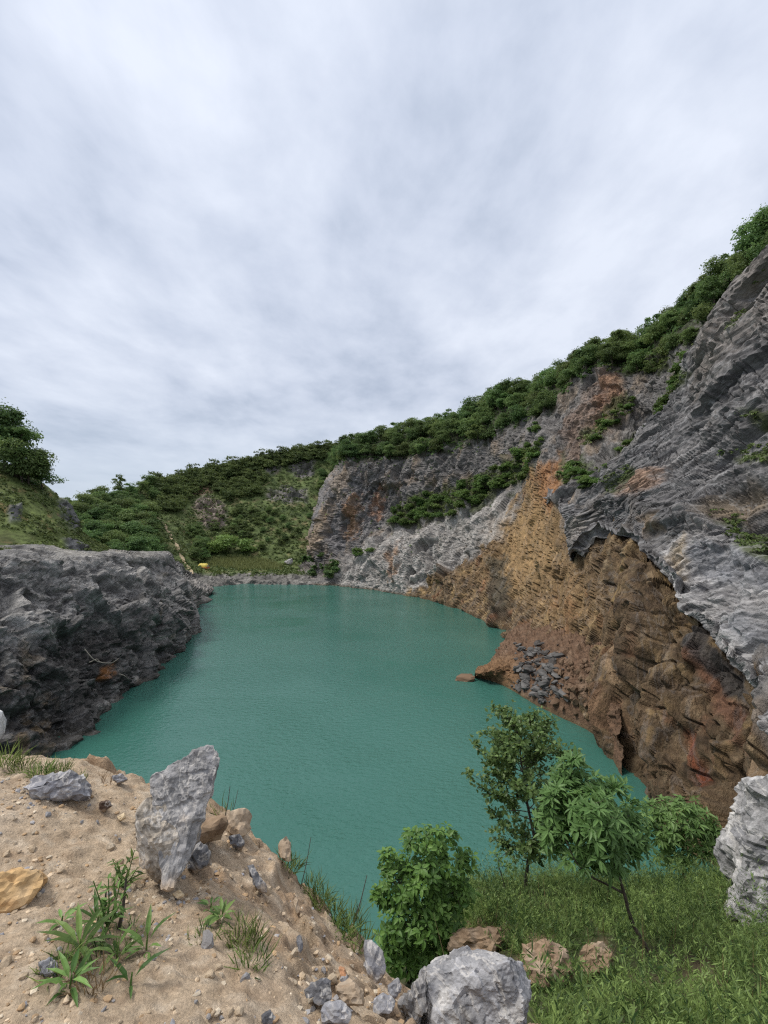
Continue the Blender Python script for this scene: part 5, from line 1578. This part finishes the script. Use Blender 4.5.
def tall_tree():
    rs = np.random.default_rng(61)
    Y = 13.2
    base = gat(528, 888, 6); Y = base[1]
    top = W(521, 716, Y)
    r = empty_thing('tree', base, 'tall airy tree with small leaves standing before the lake', 'tree')
    H = top[2] - base[2]
    tr = branch_pts(base - [0, 0, .3], top, 9, 0, .018, rs)
    V, Fc = tube(tr - base, np.linspace(.055, .010, 9), 8)
    b = Bag(); b.add(V, Fc); me = b.mesh('trunk', True); tk = link('trunk', me, M['bark'], r)
    lb, br = Bag(), Bag()
    for i in range(64):
        h = 0.24 + 0.74 * (i / 64) + rs.uniform(-.02, .02)
        o = tr[0] + (tr[-1] - tr[0]) * h
        j = h * 8; o = lerp(tr[int(j)], tr[min(8, int(j) + 1)], j - int(j))
        az = i * 2.4 + rs.normal() * .4
        prof = math.sin(math.pi * min(1, max(0.05, (h - .16) / .90)) ** .75) ** .7
        Lb = (0.5 + rs.random() * .6) * 1.42 * prof + .15
        d = np.array([math.cos(az), math.sin(az) * .9, rs.uniform(.25, .9)]); d /= np.linalg.norm(d)
        e = o + d * Lb
        pb = branch_pts(o, e, 5, -.06, .05, rs)
        V, Fc = tube(pb - base, np.linspace(.014, .004, 5), 5); br.add(V, Fc)
        for k in range(int(4 + 8 * Lb)):
            t = rs.uniform(.2, 1.0); s = lerp(o, e, t)
            dd = unit(d * .7 + rs.normal(size=3) * .6 + [0, 0, .25]); Lt = rs.uniform(.12, .34)
            e2 = s + dd * Lt
            V, Fc = tube(np.array([s, (s + e2) / 2 + rs.normal(size=3) * .02, e2]) - base, [.004, .003, .0015], 4); br.add(V, Fc)
            n = rs.integers(7, 13)
            tt = rs.random(n)[:, None]; pos = s + (e2 - s) * tt + rs.normal(size=(n, 3)) * .045
            ld = unit(dd * .5 + rs.normal(size=(n, 3)) * .8 + [0, 0, -.1])
            Lf = rs.uniform(.075, .15, n); cl = rs.random()
            V, Fc, C = leaf_arrays(pos - base, ld, np.tile([0, 0, 1.0], (n, 1)) + rs.normal(size=(n, 3)) * .5, Lf, Lf * .72, .15, .05, np.clip(cl * .5 + .5 * rs.random(n), 0, 1))
            lb.add(V, Fc, C)
    link('branches', br.mesh('branches', True), M['bark'], tk)
    link('foliage', lb.mesh('foliage'), M['poplar'], r)


tall_tree()


def crown_bush(name, label, cat, base, blobs, n, nl, L, Wd, droop, mat, seed, stems, Y, rim=0.55, thr=-.2):
    """bush: rosettes over several lobes given as (px,py,rx_px,rz_px,dY)"""
    rs = np.random.default_rng(seed)
    r = empty_thing(name, base, label, cat)
    lb, br = Bag(), Bag()
    cents = []
    for cx, cy, rx, rz, dY in blobs:
        c = W(cx, cy, Y + dY); cents.append((c, rx * (Y + dY) / FPX, rz * (Y + dY) / FPX))
    tot = sum(a * b for _, a, b in cents)
    for c, a, b in cents:
        k = max(6, int(n * a * b / tot))
        d = unit(rs.normal(size=(k, 3)) + [0, -.15, .25])
        rad = rs.uniform(rim, 1.0, k) * (1 + .22 * perlin(d * 2.3 + seed, seed))
        p = c + d * rad[:, None] * [a, a, b]
        o = unit(d * .8 + [0, -.25, .75] + rs.normal(size=(k, 3)) * .3)
        ok = fbm(p / .45, 2, seed) > thr
        rosettes(lb, p[ok] - base, o[ok], nl, L, Wd, droop, rs)
        for q in p[ok][::5]:
            V, Fc = tube(branch_pts(c + rs.normal(size=3) * a * .15, q, 4, .03, .05, rs) - base, [.008, .006, .004, .002], 4); br.add(V, Fc)
    link('foliage', lb.mesh('foliage'), mat, r)
    for st, rad in stems:
        V, Fc = tube(np.array(st) - base, rad, 7); br.add(V, Fc)
    link('branches' if len(br.V) > 1 else 'trunk', br.mesh('branches', True), M['bark'], r)
    return r, cents


# leaning sumac-like tree
b0 = gat(650, 955, 5); Y0 = b0[1]
Yc = Y0 + 0.35
def smooth_path(L_, n=24): return pchip(np.array(L_, float), np.linspace(0, len(L_) - 1, n))
st1 = smooth_path([b0 - [0, 0, .2], W(650, 955, Y0), W(632, 922, Y0 + .1), W(624, 893, Y0 + .15), W(617, 872, Y0 + .2), W(603, 835, Y0 + .3), W(592, 795, Y0 + .4)])
st2 = smooth_path([W(623, 893, Y0 + .15), W(606, 884, Y0 + .1), W(590, 876, Y0 + .05), W(576, 862, Y0), W(566, 840, Y0)], 16)
st3 = smooth_path([W(617, 872, Y0 + .2), W(622, 845, Y0 + .4), W(628, 815, Y0 + .6)], 12)
crown_bush('tree', 'leaning tree with drooping compound leaves on the green terrace', 'tree', b0,
           [(570, 782, 20, 22, .5), (596, 796, 22, 20, .1), (562, 822, 24, 26, .2), (600, 832, 30, 24, -.2), (628, 826, 20, 22, .3), (634, 850, 14, 16, .1), (578, 858, 22, 14, -.1), (575, 764, 13, 10, .4), (612, 786, 13, 8, .3), (556, 800, 12, 18, .2), (553, 842, 12, 14, .1), (610, 860, 22, 14, -.2), (590, 815, 26, 26, -.35), (636, 812, 12, 10, .4)],
           560, (7, 9), .175, .34, .10, M['sumac'], 71, [(st1, np.linspace(.04, .012, 24)), (st2, np.linspace(.018, .008, 16)), (st3, np.linspace(.02, .008, 12))], Yc, rim=.35, thr=-.22)
# bush beside the mound
b1 = gat(410, 978, 6); Y1 = max(b1[1], 4.8)
crown_bush('bush', 'dense leafy bush growing between the sand mound and the terrace', 'bush', b1,
           [(428, 862, 34, 26, .3), (402, 880, 26, 24, .1), (440, 890, 32, 32, .4), (404, 918, 32, 32, 0), (440, 930, 28, 32, .2), (396, 950, 24, 26, -.1), (422, 962, 28, 22, 0), (388, 858, 9, 12, .1), (432, 836, 20, 9, .2), (464, 862, 11, 14, .4), (464, 895, 10, 18, .4), (378, 905, 9, 20, 0), (412, 842, 10, 10, .2), (450, 838, 9, 9, .3)],
           1150, (4, 7), .125, .55, .25, M['mulberry'], 81, [(smooth_path([b1 - [0, 0, .2], W(415, 950, Y1), W(425, 880, Y1 + .1)], 8), np.linspace(.025, .008, 8)), (smooth_path([b1 - [0, 0, .2], W(405, 940, Y1), W(395, 890, Y1 + .1)], 8), np.linspace(.02, .008, 8))], Y1, rim=.35, thr=-.16)
# bush at the right
b2 = gat(682, 868, 6); Y2 = max(b2[1], 11.0) 
crown_bush('bush', 'rounded bush against the brown rock wall left of the white boulder', 'bush', b2,
           [(680, 820, 28, 20, 0), (660, 830, 20, 20, -.2), (700, 825, 15, 24, .2), (675, 848, 28, 18, 0), (702, 845, 12, 18, 0), (655, 812, 14, 10, 0)],
           340, (7, 9), .21, .34, .12, M['sumac'], 91, [(smooth_path([b2 - [0, 0, .3], W(683, 850, Y2), W(680, 820, Y2)], 8), np.linspace(.04, .012, 8))], Y2, rim=.4, thr=-.25)
# sapling between the bush and the tall tree
b3 = gat(505, 892, 6)
crown_bush('sapling', 'thin sapling with sparse leaves left of the tall airy tree', 'sapling', b3, [(503, 868, 14, 10, 0), (515, 860, 10, 8, 0), (497, 855, 8, 6, 0)], 26, (3, 5), .12, .5, .2, M['poplar'], 95,
           [(smooth_path([b3 - [0, 0, .1], W(503, 880, b3[1]), W(498, 862, b3[1]), W(510, 850, b3[1])], 8), np.linspace(.02, .006, 8))], b3[1], rim=.3)


# ------------------------------------------------------------------ terrace undergrowth
SOILP = [[(448, 945), (475, 933), (505, 934), (498, 945), (470, 952)], [(526, 968), (532, 948), (550, 950), (560, 960), (552, 976), (534, 978)], [(586, 952), (602, 946), (607, 957), (594, 966)], [(690, 970), (708, 964), (716, 980), (694, 986)]]


def undergrowth():
    n = 19000
    nc = 1900
    cx = RNG.uniform(0.1, 13, nc); cy = RNG.uniform(3.2, 16.5, nc); cx[1500:] = RNG.uniform(5, 15, 400); cy[1500:] = RNG.uniform(13, 27, 400)
    ch = RNG.uniform(.5, 1.25, nc) * np.where(RNG.random(nc) < .14, 1.7, 1); ctt = RNG.normal(size=nc) * .32
    ci = RNG.integers(0, nc, n); off = RNG.normal(size=(n, 2)) * .17
    x = cx[ci] + off[:, 0]; y = cy[ci] + off[:, 1]
    z = gz_arr(x, y)
    qx, qy, _ = proj(np.stack([x, y, z], -1))
    nz = fbm(np.stack([x, y, 0 * x], -1) / 1.1, 3, 171)
    m = polymask(qx, qy, [(330, 930), (372, 905), (420, 890), (470, 882), (540, 872), (620, 855), (690, 845), (640, 800), (730, 790), (860, 800), (860, 1120), (545, 1120), (535, 1000), (520, 960), (470, 945), (400, 985)], 3) > .5
    for s in SOILP: m &= polymask(qx + 5 * nz, qy, s, 2) < .5
    m &= (nz > -.33) | (RNG.random(n) < .35)
    m &= ~((x < 0.7) & (y < 4.2))
    keep = RNG.random(n) < np.clip(1.15 - 0.03 * y, .45, 1)
    m &= keep
    x, y, z, nz, off, ci = x[m], y[m], z[m], nz[m], off[m], ci[m]; n = len(x)
    per = 26
    h = RNG.uniform(.25, .75, n) * (1 + .9 * np.clip(nz, -.3, .6)) 
    h *= 1 + .5 * sstep(y, 14, 18)
    h *= ch[ci]
    lean = RNG.normal(size=(n, 2)) * .16 + off * 2.0
    t = RNG.uniform(.1, 1.0, (n, per))
    a = RNG.random((n, per)) * 6.28
    L = RNG.uniform(.06, .15, (n, per)) * (1.15 - .5 * t)
    o = np.stack([np.cos(a), np.sin(a), RNG.uniform(.4, 1.5, (n, per))], -1); o = unit(o)
    p = np.stack([x[:, None] + lean[:, :1] * h[:, None] * t ** 1.4, y[:, None] + lean[:, 1:] * h[:, None] * t ** 1.4, z[:, None] + h[:, None] * t - .02], -1)
    s = unit(np.cross(o, RNG.normal(size=o.shape))) * RNG.uniform(.004, .010, (n, per))[..., None]
    V = np.stack([p, p + o * L[..., None] * .5 + s, p + o * L[..., None], p + o * L[..., None] * .5 - s], 2)
    tint = np.clip(.45 + .4 * nz[:, None] + ctt[ci][:, None] + .10 * RNG.normal(size=n)[:, None] + .15 * RNG.normal(size=(n, per)), 0, 1)
    C = np.repeat(np.repeat(tint.reshape(-1, 1), 3, 1), 4, 0)
    me = mesh_arrays('undergrowth', V, np.arange(n * per)[:, None] * 4 + np.arange(4), C)
    link('undergrowth', me, M['grass'], kind='stuff', label='feathery green herbs and grass covering the terrace')


undergrowth()


def dry_stalks():
    n = 1100
    x = RNG.uniform(.6, 13, n); y = RNG.uniform(3.6, 16, n); z = gz_arr(x, y)
    nz = fbm(np.stack([x, y, 0 * x], -1) / 1.6, 3, 181); m = (nz > .02) & ((y > 4.4) | (x > 1.4))
    x, y, z = x[m], y[m], z[m]; n = len(x)
    h = RNG.uniform(.3, .85, n); le = RNG.normal(size=(n, 2)) * .22
    b = np.stack([x, y, z - .02], 1); t = b + np.stack([le[:, 0] * h, le[:, 1] * h, h], 1); mid = (b + t) / 2 + RNG.normal(size=(n, 3)) * .02
    a = RNG.random(n) * 6.28; sd = np.stack([np.cos(a), np.sin(a), 0 * a], 1) * .0045
    V = np.stack([b - sd, b + sd, mid + sd, mid - sd, mid - sd, mid + sd, t + sd * .3, t - sd * .3], 1)
    me = mesh_arrays('dry_stalks', V, np.arange(n * 2)[:, None] * 4 + np.arange(4), np.repeat(np.stack([RNG.random(n)] * 3, 1), 8, 0))
    link('dry_stalks', me, M['dry'], kind='stuff', label='dry straw coloured stalks standing among the green herbs')


dry_stalks()

# ------------------------------------------------------------------ weeds on the mound
def weed(px, py, n, L, Wd, label, mat='weed', up=.7, droop=.35, stems=0, stem_h=.15, seed=0, name='weed', group=None):
    rs = np.random.default_rng(300 + seed)
    b = gat(px, py, 4)
    r = empty_thing(name, b, label, 'weed', group)
    lb, br = Bag(), Bag()
    a = np.arange(n) * 2.4 + rs.random() * 6
    d = np.stack([np.cos(a), np.sin(a), rs.uniform(.25, 1.1, n) * up / .7], 1)
    l = L * rs.uniform(.55, 1.15, n)
    base = np.stack([.012 * np.cos(a), .012 * np.sin(a), rs.uniform(0, .35, n) * L], 1)
    V, Fc, C = leaf_arrays(base, d, np.tile([0, 0, 1.0], (n, 1)), l, l * Wd, droop, .05, rs.random(n)); lb.add(V, Fc, C)
    V, Fc = tube(np.array([[0, 0, -.02], [0, 0, .1 * L], [0.004, 0, .4 * L]]), [.004, .004, .003], 5); br.add(V, Fc)
    for k in range(stems):
        e = np.array([rs.normal() * .05, rs.normal() * .05, stem_h * rs.uniform(.7, 1.2)])
        V, Fc = tube(np.array([[0, 0, 0], e * .5 + [.005, 0, 0], e]), [.0035, .003, .002], 5); br.add(V, Fc)
        m = 9; t = rs.uniform(.35, 1, m)
        dd = unit(rs.normal(size=(m, 3)) + [0, 0, .3])
        V, Fc, C = leaf_arrays(e * t[:, None], dd, np.tile([0, 0, 1.0], (m, 1)), .05, .016, .2, .04, rs.random(m)); lb.add(V, Fc, C)
    link('leaves', lb.mesh('leaves'), M[mat], r); link('stem', br.mesh('stem', True), M['weed'], r)
    return r


def tuft(px, py, n, h, label, mat='grass', spread=.07, seed=0, group=None, name='grass_tuft', lean=1.1):
    n = int(n * 1.6)
    rs = np.random.default_rng(400 + seed)
    b = gat(px, py, 4)
    a = rs.random(n) * 6.28; rr = spread * np.sqrt(rs.random(n))
    p = np.stack([rr * np.cos(a), rr * np.sin(a), 0 * a - .01], 1)
    d = unit(np.stack([np.cos(a) * lean * rs.random(n), np.sin(a) * lean * rs.random(n), np.ones(n)], 1) + rs.normal(size=(n, 3)) * .2)
    L = h * rs.uniform(.5, 1.15, n)
    V, Fc, C = leaf_arrays(p, d, rs.normal(size=(n, 3)), L * .8, .004 + .02 * h * rs.random(n), .45, .03, rs.random(n))
    o = link(name, mesh_arrays('grass_tuft', V, Fc, C), M[mat], label=label, cat='grass tuft', group=group, loc=b)
    return o


weed(78, 952, 20, .155, .17, 'largest broad leaved weed at the lower left of the mound', seed=1)
weed(70, 985, 13, .115, .2, 'leafy weed just below the largest weed', seed=2)
weed(95, 925, 14, .12, .16, 'leafy weed between the largest weed and the dark stubs', seed=3)
weed(147, 948, 7, .16, .22, 'single weed with upright pale leaves right of the weed patch', seed=4, up=1.2)
weed(132, 985, 4, .12, .2, 'small weed with two long leaves in front of the patch', seed=5, up=1.2)
weed(118, 955, 9, .12, .22, 'small weed in the middle of the weed patch', seed=6)
weed(125, 885, 10, .10, .14, 'feathery weed in the open sand above the patch', seed=7, stems=5, stem_h=.11)
weed(108, 925, 8, .10, .2, 'weed with tall leafy stems beside the dark stubs', seed=8, stems=4, stem_h=.2)
weed(62, 920, 6, .08, .3, 'small pale weed left of the patch', seed=9)
weed(222, 915, 12, .09, .35, 'low dark green weed in the middle of the mound', seed=10)
weed(212, 905, 8, .07, .3, 'small rosette weed beside the low dark green weed', seed=11)
weed(176, 868, 3, .10, .2, 'single green sprout at the foot of the tall boulder', seed=12, up=1.4)
for i, (x, y, n, h, lab) in enumerate([(242, 945, 60, .14, 'wispy green grass tuft below the low dark weed'), (252, 960, 30, .12, 'small grass tuft near the bottom of the mound'), (300, 862, 34, .20, 'grass tuft at the crumbling edge of the mound'), (292, 850, 20, .16, 'thin grass tuft behind the tan edge stone'),
                                       (325, 905, 50, .15, 'green grass tuft on the edge above the lake'), (338, 915, 60, .17, 'dense grass tuft left of the leafy bush'), (352, 925, 60, .19, 'grass tuft touching the leafy bush'), (95, 985, 30, .10, 'dry grass tuft in front of the weeds'),
                                       (42, 770, 60, .13, 'leafy tuft on the left crest of the mound'), (60, 772, 50, .12, 'tuft behind the flat blue rock'), (24, 766, 40, .13, 'tuft at the far left crest'), (76, 776, 30, .09, 'small tuft right of the flat blue rock'), (6, 762, 40, .2, 'bushy tuft at the left edge of the mound'),
                                       (108, 950, 36, .1, 'short grass among the weed patch'), (205, 938, 25, .09, 'short grass beside the low dark weed'), (108, 778, 14, .12, 'dry tuft on the crest'), (226, 812, 12, .20, 'thin dark stalks behind the tall boulder'),
                                       (310, 885, 40, .13, 'low green tuft halfway down the mound edge'), (318, 896, 40, .14, 'bright tuft on the crumbling edge below the thin stalk'), (345, 932, 50, .16, 'tuft rooted in the bare earth left of the leafy bush'), (362, 945, 40, .16, 'tuft above the grey outcrop by the bush'), (286, 866, 24, .1, 'short tuft under the tan edge stone'), (240, 930, 30, .09, 'short tuft on top of the low dark weed'), (130, 930, 30, .08, 'fine grass right of the dark stubs'), (60, 965, 30, .09, 'fine grass at the foot of the largest weed')]):
    tuft(x, y, n, h, lab, seed=i, mat='dry' if 'dry' in lab else 'grass')
def stick(name, P, rad, label, mat='bark', cat='stick', group=None):
    P = np.array(P, float); c = P.mean(0)
    V, Fc = tube(smooth_path(P - c, 12), np.linspace(rad, rad * .5, 12), 6)
    me = mesh_arrays(name, V, Fc, smooth=True)
    return link(name, me, M[mat], label=label, cat=cat, group=group, loc=c)


def ground_stick(px, py, dx, dy, rad, label, mat='bark'):
    b = gat(px, py); Y = b[1]
    p0 = b - np.array([0, 0, .03]); p2 = W(px + dx, py + dy, Y + .02)
    stick('stub', [p0, (p0 + p2) / 2 + np.array([.006, 0, 0]), p2], rad, label, mat, 'stub')


ground_stick(118, 925, 8, -46, .009, 'taller dark stub sticking up among the weeds')
ground_stick(103, 920, 3, -30, .007, 'shorter dark stub among the weeds')
ground_stick(226, 812, 4, -26, .004, 'thin twig beside the tall boulder')
ground_stick(232, 812, 6, -22, .003, 'second thin twig beside the tall boulder')
ground_stick(355, 925, 12, -50, .005, 'tall thin dark stalk left of the leafy bush')
ground_stick(303, 885, 8, -48, .004, 'thin dark stalk on the mound edge')
# dead branch hanging on the bluff
def bl(x, y): return SL.at(x, y)[0] + SL.at(x, y)[1] * .35
r = empty_thing('dead_branch', bl(95, 659), 'bleached dead branch hanging on the dark bluff wall', 'branch')
c0 = np.array(r.location)
for k, pp in enumerate([[(84, 648), (92, 658), (102, 664), (112, 663), (119, 660)], [(88, 662), (95, 659), (99, 661)], [(118, 672), (124, 678), (128, 682)]]):
    V, Fc = tube(smooth_path(np.array([bl(*q) for q in pp]) - c0, 12), np.linspace(.07, .03, 12), 5)
    link('limb', mesh_arrays('limb', V, Fc, smooth=True), M['twig'], r)
